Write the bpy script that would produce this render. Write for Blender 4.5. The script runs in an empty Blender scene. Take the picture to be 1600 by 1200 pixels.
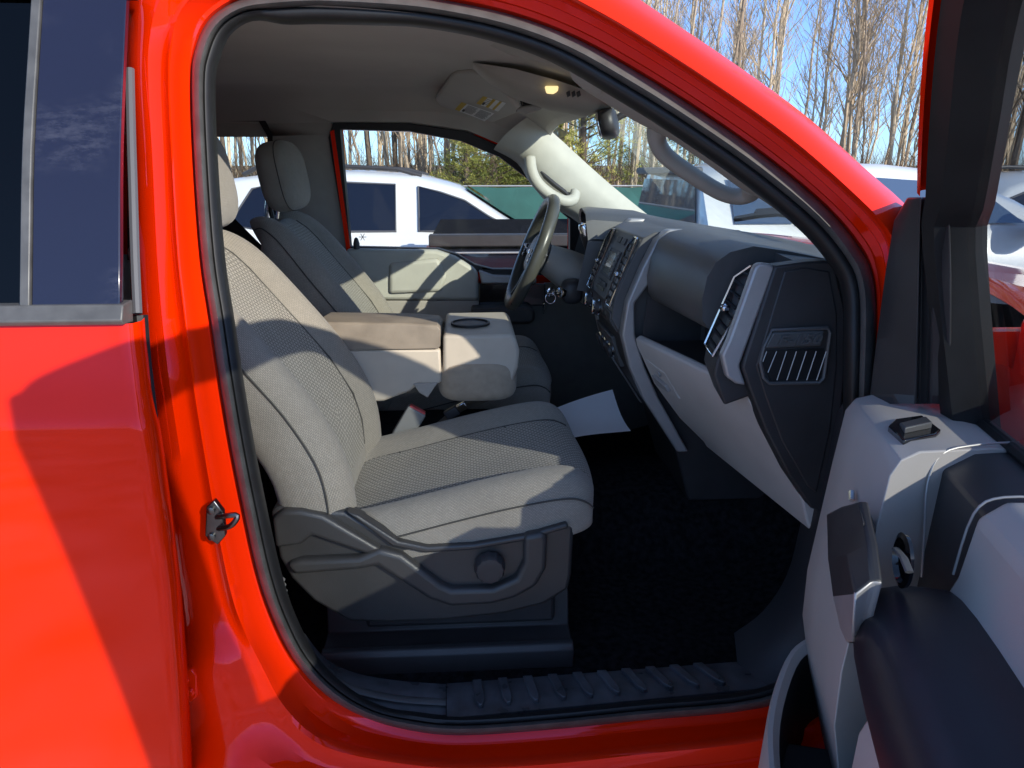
import bpy, bmesh, math, random
from mathutils import Vector, Matrix
from mathutils.geometry import tessellate_polygon
random.seed(7)
R = math.radians
sc = bpy.context.scene
COL = sc.collection

# ------------------------------------------------------------------ camera model
F = 1110.0
CAM = Vector((0.0, -1.95, 1.60))
TH, PS = R(16.7), R(3.5)
FW = Vector((math.sin(PS)*math.cos(TH), math.cos(PS)*math.cos(TH), -math.sin(TH)))
RT = Vector((math.cos(PS), -math.sin(PS), 0))
UP = Vector((math.sin(PS)*math.sin(TH), math.cos(PS)*math.sin(TH), math.cos(TH)))
SUN = Vector((0.86, -1.04, 0.59)).normalized()          # towards the sun

def ray(px, py):
    return FW + (px-800)/F*RT + (600-py)/F*UP
def U(px, py, y):
    """point of the plane y=const seen at a pixel of the survey photograph"""
    d = ray(px, py); return CAM + d*((y-CAM.y)/d.y)
def UZ(px, py, z):
    d = ray(px, py); return CAM + d*((z-CAM.z)/d.z)
def Us(px, py, f):
    y = f(1.2)
    for _ in range(8):
        p = U(px, py, y); y = f(p.z)
    return p
def lerp(a, b, t): return a+(b-a)*t
def interp(tab, x):
    if x <= tab[0][0]: return tab[0][1]
    for (a, b), (c, d) in zip(tab, tab[1:]):
        if x <= c: return lerp(b, d, (x-a)/(c-a))
    return tab[-1][1]
def smooth_path(pts, n=4, closed=False):
    P = [Vector(p) for p in pts]; out = []; N = len(P)
    rng = N if closed else N-1
    for i in range(rng):
        if closed: a, b, c, d = P[i-1], P[i], P[(i+1) % N], P[(i+2) % N]
        else: a, b, c, d = P[max(i-1, 0)], P[i], P[i+1], P[min(i+2, N-1)]
        for k in range(n):
            t = k/n
            out.append(0.5*((2*b)+(c-a)*t+(2*a-5*b+4*c-d)*t*t+(3*b-a-3*c+d)*t*t*t))
    if not closed: out.append(P[-1])
    return out

# ------------------------------------------------------------------ mesh builder
class MB:
    def __init__(s): s.v = []; s.f = []; s.m = []; s.uv = []
    def add(s, pts): n = len(s.v); s.v += [Vector(p) for p in pts]; return n
    def face(s, idx, mi=0, uv=None): s.f.append(tuple(idx)); s.m.append(mi); s.uv.append(uv)
    def poly(s, pts, mi=0):
        n = s.add(pts); s.face(range(n, n+len(pts)), mi); return s
    def box(s, c, d, rot=None, mi=0):
        c = Vector(c); h = Vector(d)*0.5; M = rot if rot else Matrix.Identity(3)
        n = s.add([c+M@Vector((h.x*i, h.y*j, h.z*k)) for i in (-1, 1) for j in (-1, 1) for k in (-1, 1)])
        for q in ((0,1,3,2),(4,6,7,5),(0,4,5,1),(2,3,7,6),(0,2,6,4),(1,5,7,3)): s.face([n+i for i in q], mi)
        return s
    def prism(s, pts, vec, mi=0):
        vec = Vector(vec); k = len(pts); n = s.add(pts); s.add([Vector(p)+vec for p in pts])
        s.face(range(n, n+k), mi); s.face([n+k+i for i in range(k)][::-1], mi)
        for i in range(k):
            j = (i+1) % k; s.face((n+i, n+k+i, n+k+j, n+j), mi)
        return s
    def bridge(s, A, B, mi=0, cap=True):
        k = len(A); n = s.add(A); s.add(B)
        if cap: s.face(range(n, n+k), mi); s.face([n+k+i for i in range(k)][::-1], mi)
        for i in range(k):
            j = (i+1) % k; s.face((n+i, n+k+i, n+k+j, n+j), mi)
        return s
    def tess(s, loops, mi=0, vec=None):
        tri = tessellate_polygon([[Vector(p) for p in l] for l in loops])
        flat = [Vector(p) for l in loops for p in l]
        n = s.add(flat)
        for t in tri: s.face([n+i for i in t], mi)
        if vec:
            vec = Vector(vec); n2 = s.add([p+vec for p in flat])
            for t in tri: s.face([n2+i for i in t][::-1], mi)
            o = 0
            for l in loops:
                k = len(l)
                for i in range(k):
                    j = (i+1) % k; s.face((n+o+i, n2+o+i, n2+o+j, n+o+j), mi)
                o += k
        return s
    def grid(s, rows, mi=0, closed_u=False, closed_v=False, mf=None, uvscale=None):
        H = len(rows); W = len(rows[0]); n = s.add([p for r in rows for p in r])
        us = [0.0]
        for j in range(W): us.append(us[-1]+(Vector(rows[H//2][(j+1) % W])-Vector(rows[H//2][j])).length)
        vs = [0.0]
        for i in range(H): vs.append(vs[-1]+(Vector(rows[(i+1) % H][W//2])-Vector(rows[i][W//2])).length)
        for i in range(H if closed_v else H-1):
            for j in range(W if closed_u else W-1):
                a = n+i*W+j; b = n+i*W+(j+1) % W; c = n+((i+1) % H)*W+(j+1) % W; d = n+((i+1) % H)*W+j
                s.face((a, b, c, d), mf(i, j) if mf else mi, ((us[j], vs[i]), (us[j+1], vs[i]), (us[j+1], vs[i+1]), (us[j], vs[i+1])))
        return s
    def loft(s, rings, mi=0, cap=True, mf=None):
        n = len(s.v); W = len(rings[0])
        s.grid(rings, mi, closed_u=True, mf=mf)
        if cap:
            s.face([n+i for i in range(W)][::-1], mi)
            m = n+(len(rings)-1)*W; s.face([m+i for i in range(W)], mi)
        return s
    def tube(s, path, r, k=8, mi=0, closed=False, radii=None, flat=None, cap=True):
        P = [Vector(p) for p in path]; N = len(P); rings = []; up = None
        for i in range(N):
            a = P[i-1] if (i or closed) else P[0]; b = P[(i+1) % N] if (i < N-1 or closed) else P[-1]
            t = (b-a).normalized()
            if up is None: up = Vector((0, 0, 1)) if abs(t.z) < .9 else Vector((1, 0, 0))
            sd = t.cross(up)
            if sd.length < 1e-6: sd = t.orthogonal()
            sd.normalize(); up = sd.cross(t).normalized()
            rr = radii[i] if radii else r
            fx, fy = flat if flat else (1, 1)
            rings.append([P[i]+rr*(fx*math.cos(2*math.pi*j/k)*sd+fy*math.sin(2*math.pi*j/k)*up) for j in range(k)])
        if closed: s.grid(rings, mi, closed_u=True, closed_v=True)
        else: s.loft(rings, mi, cap)
        return s
    def lathe(s, o, ax, prof, k=24, mi=0, squash=None):
        o = Vector(o); ax = Vector(ax).normalized(); e = ax.orthogonal().normalized(); g = ax.cross(e)
        rings = [[o+ax*h+max(r, 1e-4)*(math.cos(2*math.pi*j/k)*e+math.sin(2*math.pi*j/k)*g) for j in range(k)] for r, h in prof]
        s.loft(rings, mi); return s
    def ellip(s, c, r, p=2.6, nu=20, nv=12, M=None, mi=0):
        c = Vector(c); rings = []
        sg = lambda x, e: math.copysign(abs(x)**e, x)
        e = 2/p
        for i in range(nv+1):
            t = -math.pi/2+math.pi*i/nv; t = max(min(t, math.pi/2-.02), -math.pi/2+.02); ring = []
            for j in range(nu):
                a = 2*math.pi*j/nu
                q = Vector((r[0]*sg(math.cos(t), e)*sg(math.cos(a), e), r[1]*sg(math.cos(t), e)*sg(math.sin(a), e), r[2]*sg(math.sin(t), e)))
                ring.append(c+(M@q if M else q))
            rings.append(ring)
        s.loft(rings, mi); return s
    def xf(s, fn):
        s.v = [Vector(fn(p)) for p in s.v]; return s

ROOTLOC = {}
def link(o, parent):
    COL.objects.link(o)
    if parent is not None:
        o.parent = parent
        if parent.name in ROOTLOC: o.matrix_parent_inverse = Matrix.Translation(-ROOTLOC[parent.name])
    return o
def build(name, mb, mat, parent=None, bevel=0, sub=0, angle=38, seg=2, label=None, smooth=True, recalc=True, local=False):
    me = bpy.data.meshes.new(name)
    me.from_pydata([tuple(v) for v in mb.v], [], mb.f)
    mats = mat if isinstance(mat, (list, tuple)) else [mat]
    for m in mats: me.materials.append(m)
    me.polygons.foreach_set('material_index', mb.m)
    if any(u is not None for u in mb.uv):
        uvl = me.uv_layers.new(name='UVMap'); d = []
        for f, u in zip(mb.f, mb.uv):
            for i in range(len(f)): d += list(u[i]) if u and i < len(u) else [0, 0]
        uvl.data.foreach_set('uv', d)
    me.update()
    if recalc:
        bm = bmesh.new(); bm.from_mesh(me)
        bmesh.ops.remove_doubles(bm, verts=bm.verts, dist=1e-5)
        bmesh.ops.recalc_face_normals(bm, faces=bm.faces); bm.to_mesh(me); bm.free()
    if smooth:
        me.polygons.foreach_set('use_smooth', [True]*len(me.polygons))
        if angle < 179: me.set_sharp_from_angle(angle=R(angle))
    o = bpy.data.objects.new(name, me)
    if local:
        COL.objects.link(o); o.parent = parent
    else: link(o, parent)
    if bevel:
        b = o.modifiers.new('bevel', 'BEVEL'); b.width = bevel; b.segments = seg; b.limit_method = 'ANGLE'; b.angle_limit = R(32)
    if sub:
        b = o.modifiers.new('sub', 'SUBSURF'); b.levels = sub; b.render_levels = sub
    if label: o['label'] = label
    return o
def tag(o, label, cat, group=None):
    o['label'] = label; o['category'] = cat
    if group: o['group'] = group
    return o
def thing(name, label, cat, loc=(0, 0, 0), rz=0, group=None):
    o = bpy.data.objects.new(name, None); COL.objects.link(o); o.location = loc; o.rotation_euler = (0, 0, rz)
    o.empty_display_size = .2
    return tag(o, label, cat, group)
def struct(o): o['kind'] = 'structure'; return o
def copy_thing(src, loc, rz=0, sc_=1.0, label=None):
    r = src.copy(); COL.objects.link(r); r.location = loc; r.rotation_euler = (0, 0, rz)
    r.scale = (sc_, sc_, sc_) if not isinstance(sc_, tuple) else sc_
    if label: r['label'] = label
    for ch in list(src.children):
        c = ch.copy(); COL.objects.link(c); c.parent = r
        for g in list(ch.children):
            d = g.copy(); COL.objects.link(d); d.parent = c
    return r

# ------------------------------------------------------------------ materials
def mat(name, col, rough=.5, metal=0, coat=0, spec=.5, noise=0, nscale=20, bump=0, bscale=400, bdist=.001, dirt=None, sheen=0, coatrough=.03, emit=None, rvar=0):
    m = bpy.data.materials.new(name); m.use_nodes = True; nt = m.node_tree; b = nt.nodes['Principled BSDF']
    b.inputs['Base Color'].default_value = (*col, 1); b.inputs['Roughness'].default_value = rough
    b.inputs['Metallic'].default_value = metal; b.inputs['Specular IOR Level'].default_value = spec
    b.inputs['Coat Weight'].default_value = coat; b.inputs['Coat Roughness'].default_value = coatrough
    if sheen: b.inputs['Sheen Weight'].default_value = sheen; b.inputs['Sheen Roughness'].default_value = .5
    if emit: b.inputs['Emission Color'].default_value = (*emit[0], 1); b.inputs['Emission Strength'].default_value = emit[1]
    tc = nt.nodes.new('ShaderNodeTexCoord')
    if noise or rvar:
        n = nt.nodes.new('ShaderNodeTexNoise'); n.inputs['Scale'].default_value = nscale; n.inputs['Detail'].default_value = 6
        nt.links.new(tc.outputs['Object'], n.inputs['Vector'])
        if noise:
            mr = nt.nodes.new('ShaderNodeMapRange'); mr.inputs[1].default_value = .3; mr.inputs[2].default_value = .7
            mr.inputs[3].default_value = 1-noise; mr.inputs[4].default_value = 1+noise
            nt.links.new(n.outputs['Fac'], mr.inputs[0])
            vm = nt.nodes.new('ShaderNodeVectorMath'); vm.operation = 'SCALE'; vm.inputs[0].default_value = col
            nt.links.new(mr.outputs[0], vm.inputs['Scale']); nt.links.new(vm.outputs[0], b.inputs['Base Color'])
        if rvar:
            mr = nt.nodes.new('ShaderNodeMapRange'); mr.inputs[1].default_value = .3; mr.inputs[2].default_value = .7
            mr.inputs[3].default_value = rough-rvar; mr.inputs[4].default_value = rough+rvar
            nt.links.new(n.outputs['Fac'], mr.inputs[0]); nt.links.new(mr.outputs[0], b.inputs['Roughness'])
    if bump:
        n2 = nt.nodes.new('ShaderNodeTexNoise'); n2.inputs['Scale'].default_value = bscale; n2.inputs['Detail'].default_value = 2
        nt.links.new(tc.outputs['Object'], n2.inputs['Vector'])
        bp = nt.nodes.new('ShaderNodeBump'); bp.inputs['Strength'].default_value = bump; bp.inputs['Distance'].default_value = bdist
        nt.links.new(n2.outputs['Fac'], bp.inputs['Height']); nt.links.new(bp.outputs[0], b.inputs['Normal'])
    return m
def fabric(name, col, dash=False):
    m = mat(name, col, .9, sheen=.25, noise=.07, nscale=9, spec=.2); nt = m.node_tree; b = nt.nodes['Principled BSDF']
    uv = nt.nodes.new('ShaderNodeUVMap'); src = b.inputs['Base Color'].links[0].from_socket
    # fine twill of the yarn
    mp0 = nt.nodes.new('ShaderNodeMapping'); mp0.inputs['Rotation'].default_value = (0, 0, R(90)); nt.links.new(uv.outputs[0], mp0.inputs[0])
    br0 = nt.nodes.new('ShaderNodeTexBrick'); br0.inputs['Scale'].default_value = 1; br0.inputs['Brick Width'].default_value = .0062
    br0.inputs['Row Height'].default_value = .0031; br0.inputs['Mortar Size'].default_value = .0007; br0.inputs['Mortar Smooth'].default_value = .6
    nt.links.new(mp0.outputs[0], br0.inputs['Vector'])
    br0.inputs['Color1'].default_value = (1.06, 1.06, 1.06, 1); br0.inputs['Color2'].default_value = (.90, .90, .90, 1); br0.inputs['Mortar'].default_value = (.58, .58, .60, 1)
    mul = nt.nodes.new('ShaderNodeMix'); mul.data_type = 'RGBA'; mul.blend_type = 'MULTIPLY'; mul.inputs[0].default_value = 1
    nt.links.new(src, mul.inputs[6]); nt.links.new(br0.outputs['Color'], mul.inputs[7])
    out = mul.outputs[2]; hgt = br0.outputs['Fac']; inv = True
    bp = nt.nodes.new('ShaderNodeBump'); bp.inputs['Strength'].default_value = .5; bp.inputs['Distance'].default_value = .0008; bp.invert = True
    nt.links.new(hgt, bp.inputs['Height']); nrm = bp.outputs[0]
    if dash:
        mp = nt.nodes.new('ShaderNodeMapping'); mp.inputs['Rotation'].default_value = (0, 0, R(90)); nt.links.new(uv.outputs[0], mp.inputs[0])
        br = nt.nodes.new('ShaderNodeTexBrick'); br.inputs['Scale'].default_value = 1; br.inputs['Brick Width'].default_value = .0135
        br.inputs['Row Height'].default_value = .0078; br.inputs['Mortar Size'].default_value = .0021; br.inputs['Mortar Smooth'].default_value = .15
        nt.links.new(mp.outputs[0], br.inputs['Vector'])
        br.inputs['Color1'].default_value = (.12, .12, .14, 1); br.inputs['Color2'].default_value = (.18, .18, .19, 1); br.inputs['Mortar'].default_value = (1.2, 1.2, 1.2, 1)
        mu2 = nt.nodes.new('ShaderNodeMix'); mu2.data_type = 'RGBA'; mu2.blend_type = 'MULTIPLY'; mu2.inputs[0].default_value = .95
        nt.links.new(out, mu2.inputs[6]); nt.links.new(br.outputs['Color'], mu2.inputs[7]); out = mu2.outputs[2]
        bp2 = nt.nodes.new('ShaderNodeBump'); bp2.inputs['Strength'].default_value = .8; bp2.inputs['Distance'].default_value = .002
        nt.links.new(br.outputs['Fac'], bp2.inputs['Height']); nt.links.new(nrm, bp2.inputs['Normal']); nrm = bp2.outputs[0]
    tc2 = nt.nodes.new('ShaderNodeTexCoord'); nz = nt.nodes.new('ShaderNodeTexNoise'); nz.inputs['Scale'].default_value = 11; nz.inputs['Detail'].default_value = 3
    nt.links.new(tc2.outputs['Object'], nz.inputs['Vector']); bw_ = nt.nodes.new('ShaderNodeBump'); bw_.inputs['Strength'].default_value = .55; bw_.inputs['Distance'].default_value = .012
    nt.links.new(nz.outputs['Fac'], bw_.inputs['Height']); nt.links.new(nrm, bw_.inputs['Normal']); nrm = bw_.outputs[0]
    nt.links.new(out, b.inputs['Base Color']); nt.links.new(nrm, b.inputs['Normal'])
    return m
def glass(name, tint=(.9, .95, .93), trans=1.0, ior=1.45, dust=0.0, dcol=(.6, .6, .55)):
    m = bpy.data.materials.new(name); m.use_nodes = True; nt = m.node_tree; nt.nodes.clear()
    o = nt.nodes.new('ShaderNodeOutputMaterial'); t = nt.nodes.new('ShaderNodeBsdfTransparent'); t.inputs[0].default_value = (*tint, 1)
    g = nt.nodes.new('ShaderNodeBsdfGlossy'); g.inputs['Roughness'].default_value = .01
    # Schlick reflectance, the same from both faces of the pane
    ge = nt.nodes.new('ShaderNodeNewGeometry'); dt_ = nt.nodes.new('ShaderNodeVectorMath'); dt_.operation = 'DOT_PRODUCT'
    nt.links.new(ge.outputs['Normal'], dt_.inputs[0]); nt.links.new(ge.outputs['Incoming'], dt_.inputs[1])
    ab = nt.nodes.new('ShaderNodeMath'); ab.operation = 'ABSOLUTE'; nt.links.new(dt_.outputs['Value'], ab.inputs[0])
    om = nt.nodes.new('ShaderNodeMath'); om.operation = 'SUBTRACT'; om.inputs[0].default_value = 1; nt.links.new(ab.outputs[0], om.inputs[1])
    pw = nt.nodes.new('ShaderNodeMath'); pw.operation = 'POWER'; pw.inputs[1].default_value = 5; nt.links.new(om.outputs[0], pw.inputs[0])
    f0 = ((ior-1)/(ior+1))**2
    fr = nt.nodes.new('ShaderNodeMath'); fr.operation = 'MULTIPLY_ADD'; fr.inputs[1].default_value = (1-f0)*(1 if ior > 1.6 else .8); fr.inputs[2].default_value = f0; nt.links.new(pw.outputs[0], fr.inputs[0])
    mx = nt.nodes.new('ShaderNodeMixShader'); nt.links.new(fr.outputs[0], mx.inputs[0]); nt.links.new(t.outputs[0], mx.inputs[1]); nt.links.new(g.outputs[0], mx.inputs[2])
    last = mx.outputs[0]
    if dust:
        d = nt.nodes.new('ShaderNodeBsdfDiffuse'); d.inputs[0].default_value = (*dcol, 1)
        tc = nt.nodes.new('ShaderNodeTexCoord'); mp = nt.nodes.new('ShaderNodeMapping'); mp.inputs['Scale'].default_value = (14, 14, 4)
        n = nt.nodes.new('ShaderNodeTexNoise'); n.inputs['Scale'].default_value = 1.0; n.inputs['Detail'].default_value = 8; n.inputs['Roughness'].default_value = .7
        nt.links.new(tc.outputs['Object'], mp.inputs[0]); nt.links.new(mp.outputs[0], n.inputs['Vector'])
        mr = nt.nodes.new('ShaderNodeMapRange'); mr.inputs[1].default_value = .42; mr.inputs[2].default_value = .75; mr.inputs[3].default_value = dust*.25; mr.inputs[4].default_value = dust*2
        nt.links.new(n.outputs['Fac'], mr.inputs[0])
        m2 = nt.nodes.new('ShaderNodeMixShader'); nt.links.new(mr.outputs[0], m2.inputs[0]); nt.links.new(last, m2.inputs[1]); nt.links.new(d.outputs[0], m2.inputs[2]); last = m2.outputs[0]
    nt.links.new(last, o.inputs[0]); return m

M = {}
M['red'] = mat('red_paint', (.97, .027, .0001), .03, spec=.95, bump=.03, bscale=900, bdist=.0004, noise=.05, nscale=3)
M['red'].node_tree.nodes['Principled BSDF'].inputs['Specular Tint'].default_value = (1, .20, .36, 1)
M['rubber'] = mat('seal_rubber', (.095, .093, .09), .42, noise=.25, nscale=30, bump=.1, bscale=600, spec=.6)
M['rubber_dark'] = mat('dark_rubber', (.012, .012, .013), .5, spec=.5, noise=.2, nscale=30)
M['black'] = mat('black_plastic', (.042, .040, .042), .44, bump=.35, bscale=900, bdist=.0006, noise=.15, nscale=12, spec=.5)
M['shield'] = mat('grained_plastic', (.046, .045, .045), .33, bump=.5, bscale=800, bdist=.0008, noise=.12, nscale=10, spec=.55)
M['dash'] = mat('dash_skin', (.10, .10, .102), .42, bump=.35, bscale=1100, bdist=.0005, noise=.18, nscale=7, spec=.5, rvar=.06)
M['gloss'] = mat('gloss_black', (.008, .008, .01), .12, coat=.5, spec=.6)
M['silver'] = mat('satin_silver', (.44, .425, .42), .38, metal=.4, noise=.05)
M['chrome'] = mat('chrome', (.75, .75, .77), .1, metal=1)
M['ltgrey'] = mat('light_grey_plastic', (.50, .46, .43), .48, bump=.3, bscale=700, bdist=.0006, noise=.05, nscale=5)
M['glove'] = mat('glove_plastic', (.60, .56, .53), .5, bump=.3, bscale=800, bdist=.0005, noise=.06, nscale=6)
M['trim'] = mat('pillar_trim', (.38, .35, .31), .6, bump=.3, bscale=700, bdist=.0005, noise=.05)
M['drvtrim'] = mat('sunlit_far_trim', (.49, .48, .42), .55, bump=.25, bscale=600, bdist=.0005, noise=.05)  # paler, greener trim for the far side; sunlight through glass is in the colour
M['liner'] = mat('headliner_cloth', (.47, .445, .40), .95, bump=.4, bscale=900, bdist=.0006, noise=.08, nscale=4, sheen=.2, spec=.1)
M['fab'] = fabric('seat_cloth', (.345, .313, .26))
M['ins'] = fabric('seat_insert_cloth', (.425, .39, .32), True)
M['fabbrown'] = mat('armrest_vinyl', (.27, .225, .175), .6, noise=.2, nscale=14, bump=.4, bscale=500)
M['seam'] = mat('seam_thread', (.07, .065, .058), .9)
M['carpet'] = mat('black_carpet', (.016, .016, .019), 1, noise=.6, nscale=60, bump=1, bscale=500, bdist=.004, spec=.05)
M['sill'] = mat('sill_plastic', (.06, .063, .072), .36, noise=.4, nscale=25, bump=.3, bscale=600, bdist=.0006, rvar=.12)
M['glass'] = glass('clear_glass', (.93, .96, .94), dust=.014)
M['wind'] = glass('windshield_glass', (.88, .96, .93), dust=.06)
M['doorglass'] = glass('door_glass', (.52, .56, .58), ior=1.75, dust=.02)
M['privacy'] = glass('privacy_glass', (.035, .04, .055), ior=1.5)
M['mirror'] = mat('mirror_glass', (.85, .87, .88), .02, metal=1)
M['screen'] = mat('lcd_screen', (.13, .135, .10), .2, noise=.3, nscale=60, coat=.4)
M['paper'] = mat('paper_sheet', (.92, .92, .94), .8, noise=.03, nscale=8)
M['belt'] = mat('belt_webbing', (.16, .13, .10), .8, bump=.5, bscale=700)
M['buckle'] = mat('buckle_plastic', (.23, .23, .22), .45)
M['redbtn'] = mat('red_button', (.62, .09, .09), .4)
M['lamp'] = mat('dome_lens', (.9, .8, .55), .4, emit=((1, .78, .35), 1.1))
M['yellow'] = mat('label_yellow', (.62, .42, .03), .6)
M['white'] = mat('white_paint', (.72, .73, .72), .3, coat=1, noise=.03, nscale=2)
M['navy'] = mat('dark_navy_paint', (.010, .012, .022), .25, coat=1, noise=.1)
M['carglass'] = mat('car_window_glass', (.006, .009, .022), .04, coat=0, spec=.35)
M['skyglass'] = mat('sky_reflection_glass', (.14, .20, .28), .03, metal=.6)  # blue of the reflected sky is put into this glass colour
M['lining'] = mat('grey_lining', (.12, .115, .105), .6, bump=.3, bscale=700, bdist=.0005, noise=.08)
M['slat'] = mat('vent_slat_plastic', (.022, .022, .025), .6, spec=.3)
M['steel'] = mat('striker_steel', (.16, .155, .15), .3, metal=1, noise=.2)
M['kick'] = mat('kick_plastic', (.026, .026, .030), .55, bump=.4, bscale=700)
M['cargrey'] = mat('car_grey_plastic', (.10, .10, .11), .5)
M['tyre'] = mat('tyre_rubber', (.02, .02, .02), .8, bump=.4, bscale=80, bdist=.004)
M['sticker'] = mat('grey_sticker', (.10, .13, .13), .5); M['sticker'].node_tree.nodes['Principled BSDF'].inputs['Alpha'].default_value = .62
M['print'] = mat('print_ink', (.05, .05, .05), .7)
M['labelwhite'] = mat('label_white', (.85, .85, .82), .6)
def bark(name, a, b_, sc1=6):
    m = mat(name, a, .9, spec=.1, bump=.6, bscale=25, bdist=.02); nt = m.node_tree; b = nt.nodes['Principled BSDF']
    tc = nt.nodes.new('ShaderNodeTexCoord'); mp = nt.nodes.new('ShaderNodeMapping'); mp.inputs['Scale'].default_value = (6, 6, 1.2)
    n = nt.nodes.new('ShaderNodeTexNoise'); n.inputs['Scale'].default_value = sc1; n.inputs['Detail'].default_value = 5
    oi = nt.nodes.new('ShaderNodeObjectInfo')
    nt.links.new(tc.outputs['Object'], mp.inputs[0]); nt.links.new(mp.outputs[0], n.inputs['Vector'])
    ad = nt.nodes.new('ShaderNodeMath'); ad.operation = 'MULTIPLY_ADD'; ad.inputs[1].default_value = .5; ad.inputs[2].default_value = -.25
    nt.links.new(oi.outputs['Random'], ad.inputs[0])
    ad2 = nt.nodes.new('ShaderNodeMath'); ad2.operation = 'ADD'; nt.links.new(n.outputs['Fac'], ad2.inputs[0]); nt.links.new(ad.outputs[0], ad2.inputs[1])
    cr = nt.nodes.new('ShaderNodeValToRGB'); cr.color_ramp.elements[0].position = .28; cr.color_ramp.elements[0].color = (*b_, 1)
    cr.color_ramp.elements[1].position = .75; cr.color_ramp.elements[1].color = (*a, 1)
    nt.links.new(ad2.outputs[0], cr.inputs[0]); nt.links.new(cr.outputs[0], b.inputs['Base Color']); return m
M['bark'] = bark('tan_bark', (.78, .63, .44), (.44, .33, .22))
M['twig'] = bark('twig_bark', (.58, .46, .33), (.32, .24, .17))
M['darkbark'] = bark('dark_bark', (.26, .20, .145), (.11, .085, .065))
M['needle'] = bark('pine_needles', (.58, .54, .15), (.24, .27, .07), 3)
M['brush'] = bark('dry_brush', (.22, .15, .09), (.09, .06, .04), 3)
M['grass'] = mat('dry_grass', (.20, .16, .08), .95, noise=.4, nscale=3, bump=1, bscale=30, bdist=.03)

# ================================================================== THE RED TRUCK
TR = thing('pickup_truck', 'red crew cab pickup truck in the foreground with its front passenger door wide open', 'pickup truck', (0.3, 0, 0))
ROOTLOC[TR.name] = Vector((0.3, 0, 0))

def yseal(z): return interp([(1.30, -.84), (1.85, -.70)], z)
RING = [  # opening edge -> outer edge
 (300,130,190,130),(304,250,198,250),(315,400,203,400),(330,500,207,500),(345,600,216,600),(362,700,230,700),(382,800,242,800),
 (402,890,254,890),(425,960,264,960),(460,1030,270,1050),(510,1085,283,1160),(570,1120,330,1300),(640,1140,560,1340),(720,1148,720,1350),
 (850,1140,870,1350),(1000,1125,1020,1330),(1190,1105,1220,1300),(1290,1060,1360,1240),(1340,950,1450,1030),(1358,800,1440,820),(1362,650,1435,650),
 (1368,500,1432,480),(1362,430,1432,395),(1340,385,1428,336),(1290,325,1350,262),(1200,250,1258,180),(1100,180,1160,108),(1000,117,1060,40),
 (900,62,985,-10),(800,25,890,-68),(700,3,780,-100),(620,-8,670,-118),(500,-15,500,-125),(420,-10,370,-120),(365,5,260,-95),(325,35,200,-30),(305,80,190,50)]
PROF_SIDE = [(-.10, -.06), (0, 0), (.04, .010), (.07, .012), (.20, .030), (.30, .054), (.335, .058), (.36, .052), (.40, .044), (.46, .042), (.62, .046), (.80, .034), (.92, .0), (1.0, -.05)]
PROF_ROOF = [(-.10, -.06), (0, 0), (.06, .012), (.14, .016), (.16, .022), (.30, .028), (.315, .036), (.42, .042), (.44, .062), (.50, .080), (.54, .086), (.70, .080), (.88, .05), (1.0, 0)]
PROF_SILL = [(-.10, -.06), (0, 0), (.04, .006), (.08, .010), (.14, .028), (.19, .058), (.23, .080), (.26, .088), (.33, .091), (.38, .096), (.43, .108), (.50, .13), (.70, .145), (1.0, .13)]
def kindw(i):
    # weights of (side, roof, sill) along the ring
    if i <= 8 or i >= 36: return (1, 0, 0)
    if i in (9, 10): return (.5, 0, .5)
    if 11 <= i <= 17: return (0, 0, 1)
    if 18 <= i <= 20: return (.6, .2, .2)
    if 21 <= i <= 22: return (.3, .7, 0)
    if i in (34, 35): return (.6, .4, 0)
    return (0, 1, 0)
raw = [Vector((a, b, 0)) for a, b, c, d in RING]; rout = [Vector((c, d, 0)) for a, b, c, d in RING]
NS = 4
c0 = smooth_path(raw, NS, True); c1 = smooth_path(rout, NS, True)
wts = [Vector(kindw(i)) for i in range(len(RING))]
wsm = smooth_path(wts, NS, True)
NT = len(PROF_SIDE)
rows = []
for k in range(NT):
    row = []
    for p, q, w in zip(c0, c1, wsm):
        ts = w.x*PROF_SIDE[k][0]+w.y*PROF_ROOF[k][0]+w.z*PROF_SILL[k][0]; dy = w.x*PROF_SIDE[k][1]+w.y*PROF_ROOF[k][1]+w.z*PROF_SILL[k][1]
        tot = w.x+w.y+w.z; ts /= tot; dy /= tot
        a = p.lerp(q, ts)
        row.append(Us(a.x, a.y, lambda z: yseal(z)-dy))
    rows.append(row)
body = build('body', MB().grid(rows, closed_u=True), M['red'], TR, angle=34)
OUT = rows[-1]; INN = rows[1]

# weatherstrip: grey bulb seal and the dark lip inside it
WID = []
for i in range(len(RING)):
    if i <= 8: w_ = (36, 1)
    elif i <= 10: w_ = (36, 1)
    elif i <= 16: w_ = (30, 1)
    elif i <= 20: w_ = (44, 1)
    elif i <= 33: w_ = (52, 1)
    else: w_ = (40, 1)
    WID.append(Vector((w_[0], 0, 0)))
wsm2 = smooth_path(WID, NS, True)
SP = [(-.04, 0), (.02, .018), (.12, .030), (.30, .034), (.42, .026), (.48, .012), (.56, .016), (.75, .012), (.92, -.005), (1.0, -.04), (1.02, -.10)]
srows = []
for t, dy in SP:
    row = []
    for p, q, w in zip(c0, c1, wsm2):
        d = (p-q).normalized(); a = p+d*(w.x*t)
        row.append(Us(a.x, a.y, lambda z: yseal(z)-dy))
    srows.append(row)
build('weatherstrip', MB().grid(srows, closed_u=True, mf=lambda i, j: 0 if i < 5 else 1), [M['rubber'], M['rubber_dark']], body, angle=70)

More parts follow.
